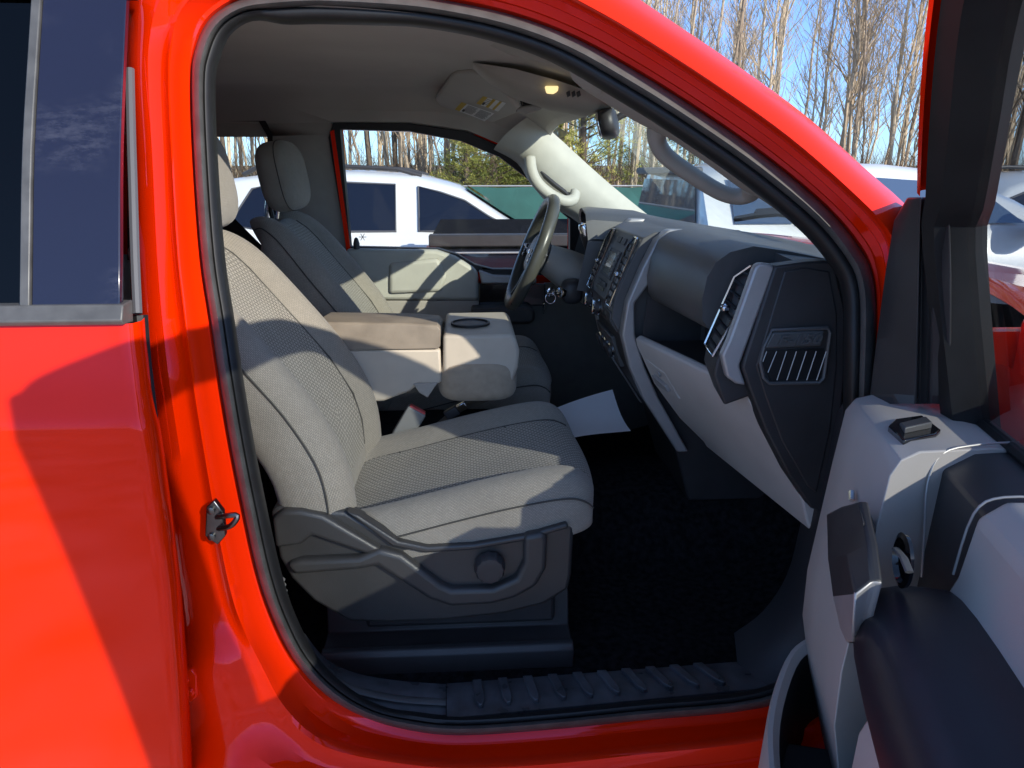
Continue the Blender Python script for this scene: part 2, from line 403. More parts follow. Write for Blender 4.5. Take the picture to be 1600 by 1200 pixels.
# small things on the jamb: striker, hinge, grommet, door edge seal
yj = lambda z: yseal(z)-.060
c = Us(345, 815, yj)
st = MB(); st.prism([Us(a, b, lambda z: yj(z)-.006) for a, b in ((322,792),(334,782),(348,800),(352,838),(340,852),(320,838))], (0, .012, 0))
so = build('door_striker', st, M['steel'], body, bevel=.002)
lp = MB(); lp.tube(smooth_path([Us(338, 808, yj), Us(352, 806, lambda z: yj(z)-.03), Us(371, 806, lambda z: yj(z)-.034), Us(360, 822, lambda z: yj(z)-.034), Us(340, 826, yj)], 4), .0045, 8)
for a, b in ((330, 797), (331, 838)): lp.lathe(Us(a, b, lambda z: yj(z)-.006), (0, -1, 0), [(.006, 0), (.006, .004), (.003, .005)], 10)
build('striker_loop', lp, M['steel'], body)
hg = MB(); hg.prism([Us(a, b, lambda z: -.915) for a, b in ((278,1050),(300,1046),(308,1056),(308,1090),(298,1098),(280,1098))], (0, .02, 0))
for a, b in ((289, 1061), (298, 1080)): hg.lathe(U(a, b, -.915), (0, -1, 0), [(.009, 0), (.009, .006), (.005, .007)], 6)
build('door_hinge', hg, M['red'], body, bevel=.003)
g = MB(); g.tube(smooth_path([U(a+8, b, -.90) for a, b in ((232,708),(238,702),(244,712),(246,745),(243,760),(236,764))], 4, True), .0045, 6, closed=True)
g.prism([U(a+8, b, -.898) for a, b in ((230,706),(238,703),(243,713),(245,745),(241,760),(234,763))], (0, .01, 0))
build('grommet', g, M['rubber'], body)
# roof skin and header
top = [p for p in OUT if p.z > 1.80]
def gx(y, z): return .62+(1.5-z)*1.1+(.07+.38*(1.77-z))*(1-(y/.72)**2)
rr = []
for i in range(13):
    t = i/12; y = lerp(-.72, .72, t); cr = .045*(1-(2*t-1)**2)
    rr.append([Vector((x, y, z+cr)) for x, z in ((-1.75, 1.80), (-1.65, 1.865), (-1.0, 1.895), (-.3, 1.90), (0, 1.885), (gx(y, 1.83)-.08, 1.845), (gx(y, 1.80), 1.815))])
build('roof', MB().grid(rr), M['red'], TR, angle=60)

# rear part of the cab on this side: rear door
YO = [(.42, -.93), (.52, -.962), (.62, -.978), (.80, -.99), (1.05, -1.0), (1.20, -.999), (1.262, -.994), (1.285, -.986), (1.32, -.972), (1.405, -.956), (1.43, -.945), (1.60, -.875), (1.84, -.765)]
def yo(z): return interp(YO, z)
FE = [(187,-60),(189,200),(193,400),(197,508),(200,560),(208,620),(219,680),(233,760),(243,850),(252,900),(262,1000),(268,1080),(275,1180),(280,1250),(284,1300)]
fe = [Us(a, b, yo) for a, b in FE]
fx = sorted([(p.z, p.x) for p in fe])
def fex(z): return interp(fx, z)
zs = [.42, .47, .52, .62, .72, .85, 1.0, 1.12, 1.2, 1.25, 1.262, 1.275, 1.285, 1.30, 1.33, 1.37, 1.398]
xs = [0, .012, .03, .08, .2, .4, .7, .9]
rws = []
for z in zs:
    f = fex(z); r = [Vector((f+.004, yo(z)+.055, z)), Vector((f+.012, yo(z)+.02, z)), Vector((f+.008, yo(z)+.004, z))]
    r += [Vector((f-x, yo(z), z)) for x in xs]; rws.append(r)
rd = build('rear_door', MB().grid(rws), M['red'], TR, angle=50)
# belt moulding, black applique, divider and dark glass of the rear door
def rdp(px, py, off=0): 
    p = Us(px, py, yo); return Vector((p.x, p.y-off, p.z))
zt = 1.84
mb = MB()
f = fex(1.41)
A = [Vector((f+.002, yo(1.40)-.008, 1.398)), Vector((f+.002, yo(1.405)-.014, 1.405)), Vector((f+.002, yo(1.42)-.010, 1.425)), Vector((f+.002, yo(1.42)+.02, 1.427)), Vector((f+.002, yo(1.40)+.02, 1.396))]
mb.bridge(A, [p+Vector((-.9, 0, 0)) for p in A]); build('belt_moulding', mb, M['rubber'], rd, bevel=.002)
def winpanel(x0, x1, off, th=.01, bez=None):
    o = []
    for x, z in ((x0, 1.428), (x1, 1.428), (x1, 1.62), (x1, zt), (x0, zt), (x0, 1.62)): 
        xx = fex(z)+x if True else x
        o.append(Vector((xx, yo(z)-off, z)))
    return o
def strip(x0, x1, z0, z1, off, n=8, nx=1):
    return [[Vector((fex(z)*0+lerp(x0, x1, j/nx)+(fex(z)-fex(1.43))*.55, yo(z)-off, z)) for j in range(nx+1)] for z in [lerp(z0, z1, i/n) for i in range(n+1)]]
f0 = fex(1.43)
fdiv0 = Us(48, 480, yo).x-f0
mscuff = mat('scuffed_gloss_black', (.012, .012, .03), .16, coat=.6, spec=.6)
nt = mscuff.node_tree; b = nt.nodes['Principled BSDF']; tc = nt.nodes.new('ShaderNodeTexCoord')
mp = nt.nodes.new('ShaderNodeMapping'); mp.inputs['Scale'].default_value = (16, 16, 46); mp.inputs['Rotation'].default_value = (0, R(18), 0)
n1 = nt.nodes.new('ShaderNodeTexNoise'); n1.inputs['Scale'].default_value = 2; n1.inputs['Detail'].default_value = 8; n1.inputs['Roughness'].default_value = .75
n2 = nt.nodes.new('ShaderNodeTexNoise'); n2.inputs['Scale'].default_value = 7; n2.inputs['Detail'].default_value = 2
nt.links.new(tc.outputs['Object'], mp.inputs[0]); nt.links.new(mp.outputs[0], n1.inputs['Vector']); nt.links.new(tc.outputs['Object'], n2.inputs['Vector'])
mu = nt.nodes.new('ShaderNodeMath'); mu.operation = 'MULTIPLY'
r1 = nt.nodes.new('ShaderNodeMapRange'); r1.inputs[1].default_value = .44; r1.inputs[2].default_value = .95
r2 = nt.nodes.new('ShaderNodeMapRange'); r2.inputs[1].default_value = .48; r2.inputs[2].default_value = .9
nt.links.new(n1.outputs[0], r1.inputs[0]); nt.links.new(n2.outputs[0], r2.inputs[0]); nt.links.new(r1.outputs[0], mu.inputs[0]); nt.links.new(r2.outputs[0], mu.inputs[1])
mc = nt.nodes.new('ShaderNodeMix'); mc.data_type = 'RGBA'; mc.inputs[6].default_value = (.012, .012, .03, 1); mc.inputs[7].default_value = (.22, .22, .26, 1)
nt.links.new(mu.outputs[0], mc.inputs[0]); nt.links.new(mc.outputs[2], b.inputs['Base Color'])
r3 = nt.nodes.new('ShaderNodeMapRange'); r3.inputs[3].default_value = .16; r3.inputs[4].default_value = .6; nt.links.new(mu.outputs[0], r3.inputs[0]); nt.links.new(r3.outputs[0], b.inputs['Roughness'])
def windowed(name, x0, x1, off, m, z1=zt, th=.012):
    a = strip(x0, x1, 1.424, z1, off); mb = MB()
    ring = [[r[0], r[1], r[1]+Vector((0, th, 0)), r[0]+Vector((0, th, 0))] for r in a]
    mb.loft(ring); return build(name, mb, m, rd, bevel=.0015)
windowed('pillar_cover', f0+fdiv0+.004, f0-.004, .006, mscuff)
windowed('window_divider', f0+fdiv0-.010, f0+fdiv0+.003, .010, M['rubber'])
windowed('window_glass', f0-.9, f0+fdiv0-.011, -.004, M['privacy'])
mb = MB(); rws = strip(f0-.92, f0+.004, zt+.001, zt+.03, .004, 2); mb.loft([[r[0], r[1], r[1]+Vector((0, .02, 0)), r[0]+Vector((0, .02, 0))] for r in rws]); build('window_header', mb, M['rubber_dark'], rd)
# door-edge seal strip along the rear door front edge
es = MB(); es.tube(smooth_path([Us(a, b, lambda z: yo(z)+.03) for a, b in ((203,108),(205,200),(208,300),(211,400),(215,490))], 4), .0055, 8, flat=(1, 1.2))
build('edge_seal', es, M['cargrey'], rd)
es = MB(); es.tube(smooth_path([Us(a, b, lambda z: yo(z)+.05) for a, b in ((219,492),(224,560),(231,620),(237,674))], 4), .011, 8)
build('edge_gasket', es, M['rubber_dark'], rd)
# quarter of cab + bed side behind the rear door (leaves the frame at once)
mb = MB(); rws = []
for z in zs+[1.428, 1.6, 1.84]:
    rws.append([Vector((-1.38, yo(z)+.03, z)), Vector((-1.385, yo(z), z)), Vector((-1.75, yo(z)+.01, z)), Vector((-1.76, yo(z)+.25, z))])
build('cab_corner', mb.grid(rws), M['red'], TR)

# far-side skin with window openings, red, and the fascia inside it
def yw(z): return interp([(1.30, .845), (1.85, .70)], z)
def wp(px, py, off=0): 
    p = Us(px, py, yw); return Vector((p.x, p.y-off, p.z))
GL = [(532,202),(640,205),(720,220),(780,245),(830,283),(870,325),(890,342),(890,420),(770,420),(742,413),(715,397),(685,388),(548,385)]
RG = [(200,188),(405,190),(418,212),(424,330),(418,396),(200,400)]
def wallpoly(o, holes, off): return [[wp(a, b, off) for a, b in o]]+[[wp(a, b, off) for a, b in h][::-1] for h in holes]
def dens(pts, n=3):
    o = []
    for i, p in enumerate(pts):
        q = pts[(i+1) % len(pts)]
        for k in range(n): o.append((lerp(p[0], q[0], k/n), lerp(p[1], q[1], k/n)))
    return o
far = MB()
loops = wallpoly(dens([(-150,150),(470,150),(700,160),(800,205),(880,290),(960,370),(1010,430),(1010,760),(-150,760)]), [dens([(a-6 if a < 600 and b > 380 else a, b+10 if b > 380 else b) for a, b in GL], 2), dens(RG, 2)], -.05)
far.tess(loops, 0, (0, .012, 0)); build('far_side_panel', far, M['red'], TR, smooth=False)
# b pillar trim (far side)
bp_ = MB(); bp_.tess(wallpoly([(405,186),(519,190),(524,210),(531,300),(543,392),(560,520),(400,520),(430,400),(428,300),(421,214)], [], .0), 0, (0, .045, 0))
bp_.tess(wallpoly([(-150,184),(405,186),(421,214),(300,214)], [], 0)); bt = build('pillar_trim', bp_, M['trim'], TR, bevel=.006)
lw = MB(); lw.tess(wallpoly([(-150,398),(430,398),(420,470),(560,520),(560,760),(-150,760)], [], -.01)); build('rear_side_trim', lw, M['trim'], TR)
rgf = MB(); rgf.tess(wallpoly([(200,180),(412,182),(426,210),(432,330),(425,402),(200,406)], [RG], .006), 0, (0, .03, 0)); rw = build('rear_window_frame', rgf, M['rubber_dark'], TR)
rgg = MB(); rgg.poly([wp(a, b, -.03) for a, b in RG]); build('rear_window_glass', rgg, M['glass'], rw)
# driver's door
DD = MB(); DD.tess(wallpoly([(514,215),(521,192),(640,193),(730,206),(790,232),(840,270),(908,335),(908,430),(765,429),(735,421),(700,402),(680,395),(546,395),(531,320)], [GL], .012), 0, (0, .05, 0))
dd = build('driver_door', DD, M['rubber_dark'], TR, bevel=.004)
gm = MB(); gm.poly([wp(a, b, -.022) for a, b in GL]); build('side_glass', gm, M['glass'], dd)
rs = MB(); rs.prism([wp(a, b, .0135) for a, b in ((517,206),(523,203),(551,410),(545,412))], (0, .01, 0)); build('painted_edge', rs, M['red'], dd)
dp = MB(); dp.prism([wp(a, b, .05) for a, b in ((543,387),(683,389),(712,399),(738,415),(747,424),(747,466),(568,466))], (0, .06, 0)); build('door_panel', dp, M['drvtrim'], dd, bevel=.014, seg=3)
dp = MB(); dp.prism([wp(a, b, .066) for a, b in ((610,408),(686,400),(700,430),(690,452),(610,456))], (0, .03, 0)); 
build('panel_pad', dp, M['drvtrim'], dd, bevel=.02, seg=3)
dp = MB(); dp.prism([wp(a, b, .045) for a, b in ((566,467),(748,467),(748,506),(580,506))], (0, .06, 0)); build('lower_panel', dp, M['trim'], dd, bevel=.006)
dp = MB(); dp.prism([wp(a, b, .06) for a, b in ((748,420),(770,428),(836,430),(836,440),(752,440))], (0, .06, 0)); build('switch_bezel', dp, M['silver'], dd, bevel=.006)
dp = MB(); dp.prism([wp(a, b, .052) for a, b in ((748,440),(850,440),(850,474),(748,474))], (0, .06, 0)); build('switch_panel', dp, M['gloss'], dd, bevel=.004)
dp = MB(); dp.prism([wp(a, b, .12) for a, b in ((736,473),(824,471),(832,478),(832,492),(824,497),(736,497))], (0, .14, 0)); build('armrest', dp, M['black'], dd, bevel=.012, seg=3)
dp = MB(); dp.prism([wp(a, b, .02) for a, b in ((640,497),(905,480),(925,520),(925,585),(860,592),(830,640),(620,640))], (0, .06, 0)); build('kick_panel', dp, M['lining'], dd, bevel=.006)
dp = MB(); dp.prism([wp(a, b, .03) for a, b in ((838,503),(896,503),(914,535),(908,568),(838,568))], (0, .02, 0)); build('speaker_cover', dp, M['lining'], dd, bevel=.004)
dp = MB(); dp.tube([wp(845, 477, .035), wp(849, 471, .06), wp(847, 486, .055)], .006, 6); build('release_lever', dp, M['chrome'], dd)
dp = MB(); dp.lathe(wp(559, 384, .03), (0, 0, 1), [(.012, -.01), (.012, .012), (.007, .03), (.002, .034)], 10); build('lock_pin', dp, M['black'], dd)
sn = MB()
for k in range(6):
    a = k*math.pi/3; o_ = Vector((565.5, 371, 0)); sn.tube([wp(o_.x, o_.y, -.018), wp(o_.x+6*math.cos(a), o_.y+6*math.sin(a), -.018)], .0012, 5)
build('window_decal', sn, M['cargrey'], dd)
lin = MB(); lin.box((.45, .815, .86), (1.15, .02, .64)); lin.box((.80, .80, 1.2), (.5, .02, .36)); build('cowl_side_trim', lin, M['lining'], TR)
# back wall, rear glass, floor
bw = MB(); bw.box((-1.72, 0, .95), (.04, 1.66, .9)); build('rear_wall', bw, M['trim'], TR)
bw = MB(); bw.poly([(-1.72, -.7, 1.4), (-1.72, .7, 1.4), (-1.66, .6, 1.82), (-1.66, -.6, 1.82)]); build('back_glass', bw, M['privacy'], TR)
rsb = MB(); rsb.ellip((-1.45, 0, 1.15), (.13, .7, .36), 4); rsb.ellip((-1.25, 0, .85), (.3, .7, .1), 4); build('rear_bench', rsb, M['fab'], TR, angle=80)
# carpet with tunnel
cr = []
for x, z0 in ((-1.7, .56), (-.4, .56), (.2, .555), (.62, .55), (.80, .60), (.98, .78), (1.02, 1.0)):
    cr.append([Vector((x, y, max(z0, z0+h))) for y, h in ((-.80, .02), (-.72, 0), (-.45, 0), (-.27, .0), (-.2, .10), (-.15, .17), (0, .19), (.15, .17), (.2, .10), (.27, 0), (.6, 0), (.83, 0))])
build('carpet', MB().grid(cr), M['carpet'], TR, angle=180)

# headliner
hl = []
for i in range(25):
    y = lerp(-.70, .74, i/24); e = min(1, abs(y)/.70)
    dz = -.012*e**2-(.115*max(0, (abs(y)-.54)/.20)**2 if y > 0 else .02*max(0, (e-.78)/.22)**2)
    xb = .10*(1-e*e)
    hl.append([Vector((x+(xb*w_), y, z+dz)) for x, z, w_ in ((-1.70, 1.62, 0), (-1.66, 1.78, 0), (-1.5, 1.835, 0), (-.95, 1.858, 0), (-.85, 1.868, 0), (-.5, 1.872, 0), (-.1, 1.868, .3), (.08, 1.846, .7), (.18, 1.813, 1), (.25, 1.775, 1), (.275, 1.757, 1), (.285, 1.772, 1))])
hlo = build('headliner', MB().grid(hl), M['liner'], TR, angle=180)
# overhead console with lit dome lamp
oc = MB()
for_ = []
for x, zt_, w_, dp_ in ((.02, 1.855, .05, .004), (.06, 1.845, .085, .03), (.12, 1.835, .10, .055), (.22, 1.81, .105, .06), (.31, 1.785, .09, .05), (.355, 1.772, .06, .025), (.365, 1.77, .03, .008)):
    for_.append([Vector((x, w_*math.cos(a), zt_-dp_*abs(math.sin(a))**.7)) for a in [math.pi*k/12 for k in range(13)]])
oco = build('overhead_console', oc.grid(for_), M['trim'], hlo, angle=180)
lm = MB(); lm.prism([U(a, b, -.118) for a, b in ((852,134),(873,134),(872,142),(866,146),(855,145))], (0, .02, 0)); build('dome_lamp', lm, M['lamp'], hlo, bevel=.003)
bt_ = MB()
for k in range(3): bt_.prism([U(885+k*8+a, 141+k*0+b, -.118) for a, b in ((0,3),(5,0),(7,8),(2,11))], (0, .01, 0))
build('console_button', bt_, M['black'], hlo, bevel=.001)
bn = MB(); bn.prism([U(a, b, .1) for a, b in ((805,133),(830,132),(842,165),(826,176),(815,165))], (0, .06, 0)); build('visor_bracket', bn, M['gloss'], hlo, bevel=.006)
bn = MB(); bn.prism([U(a, b, .08) for a, b in ((832,133),(842,133),(848,170),(820,180),(805,174),(812,166),(836,163))], (0, .03, 0)); build('mirror_bracket', bn, M['trim'], hlo, bevel=.006)
# driver's visor with warning labels: plane through three points
pa, pb, pc = U(682, 151, .60), U(770, 184, .62), U(757, 106, .08)
vn = (pb-pa).cross(pc-pa).normalized()
def VP(px, py, off=0):
    d = ray(px, py); t = (pa-CAM).dot(vn)/d.dot(vn); p = CAM+d*t
    return p+(CAM-p).normalized()*off
vs_ = [VP(a, b) for a, b in ((682,148),(690,136),(706,112),(716,104),(735,103),(762,107),(780,122),(816,166),(772,184),(690,158))]
vb = vn if vn.z > 0 else -vn
vis = build('sun_visor', MB().prism([p-vb*.018 for p in vs_], vb*.02), M['liner'], hlo, bevel=.007, seg=3)
def vquad(q, off): return [VP(a, b)-vb*(.0182+off) for a, b in q]
def qmix(q, u0, u1, v0, v1):
    P = [Vector((*p, 0)) for p in q]
    f = lambda u, v: P[0].lerp(P[1], u).lerp(P[3].lerp(P[2], u), v)
    return [(p.x, p.y) for p in (f(u0, v0), f(u1, v0), f(u1, v1), f(u0, v1))]
L1 = ((724,150),(775,168),(760,181),(713,162)); L2 = ((758,140),(794,151),(781,165),(747,152))
# (u runs along the label, v across it)
lw_, ly_, lk_ = MB(), MB(), MB()
for q, yb in ((L1, ((0, .16),)), (L2, ((0, .2), (.42, .55), (.72, .82)))):
    lw_.poly(vquad(q, .0006))
    for a, b in yb: ly_.poly(vquad(qmix(q, a, b, 0, 1), .001))
    for k in range(9):
        v0 = .1+k*.09
        for u0, u1 in ((.22, .55), (.6, .95)): 
            if q is L1 or (k % 2 and u0 < .4): lk_.poly(vquad(qmix(q, u0, u1-random.random()*.06, v0, v0+.035), .001))
lk_.poly(vquad(qmix(L1, .2, .27, .62, .9), .0012)); lk_.poly(vquad(qmix(L2, .2, .3, .6, .9), .0012))
lo_ = MB(); lo_.v = lw_.v; lo_.f = lw_.f; lo_.m = lw_.m; lo_.uv = lw_.uv
for mm, i in ((ly_, 1), (lk_, 2)):
    n = len(lo_.v); lo_.v += mm.v; lo_.f += [tuple(n+k for k in f) for f in mm.f]; lo_.m += [i]*len(mm.f); lo_.uv += mm.uv
build('warning_label', lo_, [M['labelwhite'], M['yellow'], M['print']], vis, smooth=False)
# passenger visor
pv = MB(); pv.prism([U(a, b, y) for a, b, y in ((735,58,-.30),(770,55,-.42),(850,76,-.55),(872,92,-.56),(870,101,-.50),(850,98,-.42),(800,88,-.32))], (0, 0, .015)); build('sun_visor', pv, M['trim'], hlo, bevel=.005)

# pillar trims
rt2 = MB(); rt2.tess(wallpoly([(400,150),(520,191),(640,191),(730,204),(790,229),(838,262),(846,250),(820,185),(700,150)], [], .03), 0, (0, .03, 0)); build('roof_rail_trim', rt2, M['liner'], TR)
def loft2(A, B, bulge, n=4, thick=.0):
    rows = []
    for a, b in zip(A, B):
        rows.append([a.lerp(b, k/n)+Vector(bulge)*math.sin(math.pi*k/n) for k in range(n+1)])
    return rows
inner = smooth_path([(930,148,0),(1000,190,0),(1050,212,0),(1110,251,0),(1168,292,0),(1200,303,0),(1235,327,0),(1280,366,0),(1308,410,0)], 4)
outer = smooth_path([(880,70,0),(985,140,0),(1050,184,0),(1110,226,0),(1168,270,0),(1200,294,0),(1235,322,0),(1280,362,0),(1320,410,0)], 4)
A = [U(p.x, p.y, -.60) for p in inner]; B = [U(p.x, p.y, -.71) for p in outer]
pt = MB(); pt.grid(loft2(A, B, (-.012, .0, -.014))); pt.grid([[a, a+Vector((.05, -.02, .03))] for a in A])
ptr = build('windshield_pillar_trim', pt, M['trim'], TR, angle=180)
hp = smooth_path([U(1030,196,-.60), U(1026,216,-.585), U(1040,243,-.575), U(1085,276,-.572), U(1125,300,-.572), U(1152,307,-.575), U(1172,302,-.59), U(1178,288,-.61)], 5)
rad = [.017+.006*abs(2*i/(len(hp)-1)-1)**3 for i in range(len(hp))]
build('grab_handle', MB().tube(hp, .015, 12, radii=rad, flat=(.9, 1.1)), M['trim'], ptr, angle=180)
# side rail cover from the pillar along the roof edge
inn = smooth_path([(338,75,0),(362,40,0),(418,22,0),(560,27,0),(700,45,0),(800,70,0),(880,102,0),(935,150,0)], 4)
ou = smooth_path([(325,70,0),(350,26,0),(410,8,0),(560,12,0),(700,28,0),(800,48,0),(880,78,0),(945,120,0)], 4)
pt = MB(); pt.grid(loft2([U(p.x, p.y, -.64) for p in inn], [U(p.x, p.y, -.72) for p in ou], (0, 0, -.008))); build('roof_rail_trim', pt, M['trim'], TR, angle=180)
# far pillar
wi = smooth_path([(822,184,0),(838,204,0),(870,233,0),(905,265,0),(945,300,0),(1002,346,0)], 4)
do = smooth_path([(774,229,0),(812,250,0),(836,285,0),(866,318,0),(900,338,0),(945,372,0)], 4)
A = [U(p.x, p.y, .625) for p in wi]; B = [U(p.x, p.y, .655) for p in do]
pt = MB(); pt.grid(loft2(A, B, (-.010, -.018, 0), 6)); pt.grid([[a, a+Vector((.03, .02, .02))] for a in A]); pt.grid([[b, b+Vector((-.004, .10, -.01))] for b in B])
fp = build('windshield_pillar_trim', pt, M['drvtrim'], TR, angle=180)
hp = smooth_path([U(828,246,.61), U(831,268,.59), U(842,288,.582), U(862,305,.582), U(882,314,.582), U(896,311,.595), U(899,300,.615)], 5)
build('grab_handle', MB().tube(hp, .018, 12, flat=(.9, 1.1)), M['drvtrim'], fp, angle=180)
build('handle_slot_shade', MB().tube([U(845,268,.597), U(852,276,.597), U(866,288,.597), U(882,300,.597), U(889,306,.597)], .019, 10, radii=[.008, .019, .020, .019, .008], flat=(1, .45)), M['black'], fp)  # black strip put in for the shaded slot behind the grab handle
# mirror
mi = MB(); Mr = Matrix.Rotation(R(-13), 3, 'Z') @ Matrix.Rotation(R(-12), 3, 'Y')
cm = U(951, 194, 0.0)
mi.ellip(cm, (.026, .115, .037), 3.2, 24, 12, Mr); rm = build('rear_view_mirror', mi, M['black'], TR, angle=180)
mg = MB(); mg.ellip(cm+Mr@Vector((-.022, 0, 0)), (.006, .108, .032), 4, 24, 8, Mr); build('mirror_pane', mg, M['mirror'], rm, angle=60)
mg = MB(); mg.tube([cm+Vector((.02, 0, .01)), U(968, 182, 0), U(990, 170, 0)], .009, 10, radii=[.006, .009, .011]); build('mirror_stem', mg, M['black'], rm)
# windshield
wr = []
for i in range(11):
    z = lerp(1.40, 1.80, i/10); half = lerp(.74, .60, i/10)
    wr.append([Vector((gx(y, z), y, z)) for y in [lerp(-half, half, j/16) for j in range(17)]])
ws = build('windshield', MB().grid(wr), M['wind'], TR, angle=180)
def onws(px, py, off=.004):
    y = .4
    d = ray(px, py); lo, hi = .5, 4.5
    for _ in range(50):
        t = (lo+hi)/2; p = CAM+d*t
        if p.x-gx(p.y, p.z) > 0: hi = t
        else: lo = t
    return CAM+d*lo-Vector((off, 0, off))
sq = [onws(a, b) for a, b in ((854,183),(890,207),(866,226),(836,204))]
build('tinted_sticker', MB().poly(sq), M['sticker'], ws)
wpb = MB(); wpb.tube([onws(a, b, -.02) for a, b in ((1140,352),(1175,347),(1205,345),(1250,352),(1280,360))], .010, 6); wpb.tube([onws(a, b, -.035) for a, b in ((1165,350),(1210,349),(1262,357))], .012, 6)
build('windshield_wiper', wpb, M['black'], TR)

# hood, cowl and fender
hr = []
for x, z in ((.86, 1.37), (.92, 1.378), (1.2, 1.36), (1.7, 1.31), (2.1, 1.25), (2.2, 1.15), (2.22, .9)):
    hr.append([Vector((x+.28*(1-(y/.95)**2) if x < 1 else x, y, z-.16*max(0, abs(y)-.86)/.09)) for y in [lerp(-.95, .95, i/20) for i in range(21)]])
build('hood', MB().grid(hr), M['red'], TR, angle=50)
cw = MB(); cw.grid([[Vector((gx(y, 1.40)-.01, y, 1.395)), Vector((.885+.28*(1-(y/.95)**2)+.01, y, 1.366))] for y in [lerp(-.74, .74, i/12) for i in range(13)]]); build('cowl', cw, M['black'], TR)
wx, wz, wr_ = 1.53, .42, .47
for sgn in (-1, 1):
    o = [(.845, .45), (.845, 1.385), (1.2, 1.355), (1.7, 1.29), (2.15, 1.12), (2.2, .9), (2.2, .45)]
    arch = [(wx+wr_*math.cos(a), max(.45, wz+wr_*math.sin(a))) for a in [math.pi*k/10 for k in range(11)]]
    fm = MB(); fm.prism([Vector((x, sgn*.955, z)) for x, z in o+arch], (0, -sgn*.03, 0)); build('fender', fm, M['red'], TR, bevel=.008)
eb = MB(); eb.box((1.5, 0, .92), (1.15, 1.7, .62)); build('engine_bay', eb, M['black'], TR, bevel=.03)
for sgn in (-1, 1):
    eb = MB(); eb.box((.825, sgn*.90, .93), (.17, .03, .86)); build('hinge_pillar', eb, M['red'], TR)
ft = MB(); ft.prism([Vector((x, -.958, z)) for x, z in ((.848, .9), (.848, 1.36), (1.36, 1.325), (1.36, 1.0))], (0, -.008, 0)); build('added_dark_panel', ft, M['black'], TR, bevel=.004)  # made-up black panel, added to darken the view through the door glass
for sgn in (-1, 1):
    w = MB(); w.lathe((wx, sgn*.70, wz), (0, sgn, 0), [(.25, 0), (.36, .01), (.40, .04), (.40, .2), (.36, .235), (.26, .24)], 36); wo = build('wheel', w, M['tyre'], TR)
    w = MB(); w.lathe((wx, sgn*.70, wz), (0, sgn, 0), [(.26, .2), (.25, .23), (.22, .2), (.06, .21), (.05, .24), (.01, .245)], 24); build('rim', w, M['silver'], wo)
und = MB(); und.box((.2, 0, .42), (3.6, 1.5, .1)); build('chassis', und, M['black'], TR)
bd = MB()
for sgn in (-1, 1): bd.box((-2.65, sgn*.93, .95), (1.72, .09, .78))
bd.box((-3.5, 0, .95), (.06, 1.8, .78)); bd.box((-2.65, 0, .72), (1.7, 1.75, .08)); build('cargo_bed', bd, M['red'], TR, bevel=.02)

# ------------------------------------------------------------------ sill and floor fittings
def zp(px, py, z): return UZ(px, py, z)
sp_ = MB()
tl, tr_, br_, bl = zp(698,1068,.605), zp(1150,1034,.605), zp(1215,1073,.60), zp(698,1122,.60)
rws = []
for i in range(13):
    t = i/12; a = tl.lerp(tr_, t); b = bl.lerp(br_, t)
    rws.append([a+Vector((0, .02, -.05)), a, a.lerp(b, .3)+Vector((0, 0, .006)), a.lerp(b, .8)+Vector((0, 0, .004)), b, b+Vector((0, .0, -.03))])
sp_.grid(rws); spo = build('sill_plate', sp_, M['sill'], TR, angle=40)
for k in range(10):
    t = .10+k*.083; a = tl.lerp(tr_, t); b = bl.lerp(br_, t); d = (tr_-tl).normalized()
    m_ = MB(); p0 = a.lerp(b, .10)+Vector((0, 0, .003)); p1 = a.lerp(b, .72)+Vector((0, 0, .004)); p2 = a.lerp(b, .86)+Vector((0, 0, .003))
    hw = .0095
    m_.prism([p0-d*hw, p1-d*hw, p2-d*hw*.35, p2+d*hw*.35, p1+d*hw*.9, p0+d*hw], (0, 0, .010))
    build('tread_rib', m_, M['sill'], spo, bevel=.0016)
# rear kick trim curving up the pillar foot
ka = smooth_path([(470,985,0),(500,1022,0),(545,1048,0),(610,1062,0),(697,1069,0)], 4); kb = smooth_path([(455,1010,0),(485,1056,0),(545,1094,0),(620,1113,0),(697,1119,0)], 4)
A = [U(p.x, p.y, -.735-.0*i) for i, p in enumerate(ka)]; B = [U(p.x, p.y, -.80) for p in kb]
kt = MB(); kt.grid([[a+Vector((0, .03, -.03)), a, a.lerp(b, .45)+Vector((0, 0, .010)), a.lerp(b, .78)+Vector((0, 0, .004)), b, b+Vector((0, -.03, -.01))] for a, b in zip(A, B)]); build('scuff_trim', kt, M['sill'], TR, angle=40)
rb = MB(); rb.tube([a.lerp(b, .70)+Vector((0, 0, .010)) for a, b in zip(A[4:], B[4:])], .007, 6, flat=(1.4, .6)); build('scuff_ridge', rb, M['dash'], TR)
# front kick trim (right): black side trim rising along the front of the opening
ka = smooth_path([(1152,1036,0),(1200,1000,0),(1240,940,0),(1262,860,0),(1275,800,0),(1305,650,0)], 4); kb = smooth_path([(1215,1085,0),(1290,1050,0),(1322,950,0),(1335,830,0),(1340,720,0),(1345,600,0)], 4)
A = [U(p.x, p.y, -.72) for p in ka]; B = [U(p.x, p.y, -.80) for p in kb]
kt = MB(); kt.grid([[a+Vector((.03, .10, 0)), a, a.lerp(b, .5)+Vector((-.01, -.005, 0)), b, b+Vector((.03, -.02, 0))] for a, b in zip(A, B)]); build('kick_trim', kt, M['kick'], TR, angle=50)
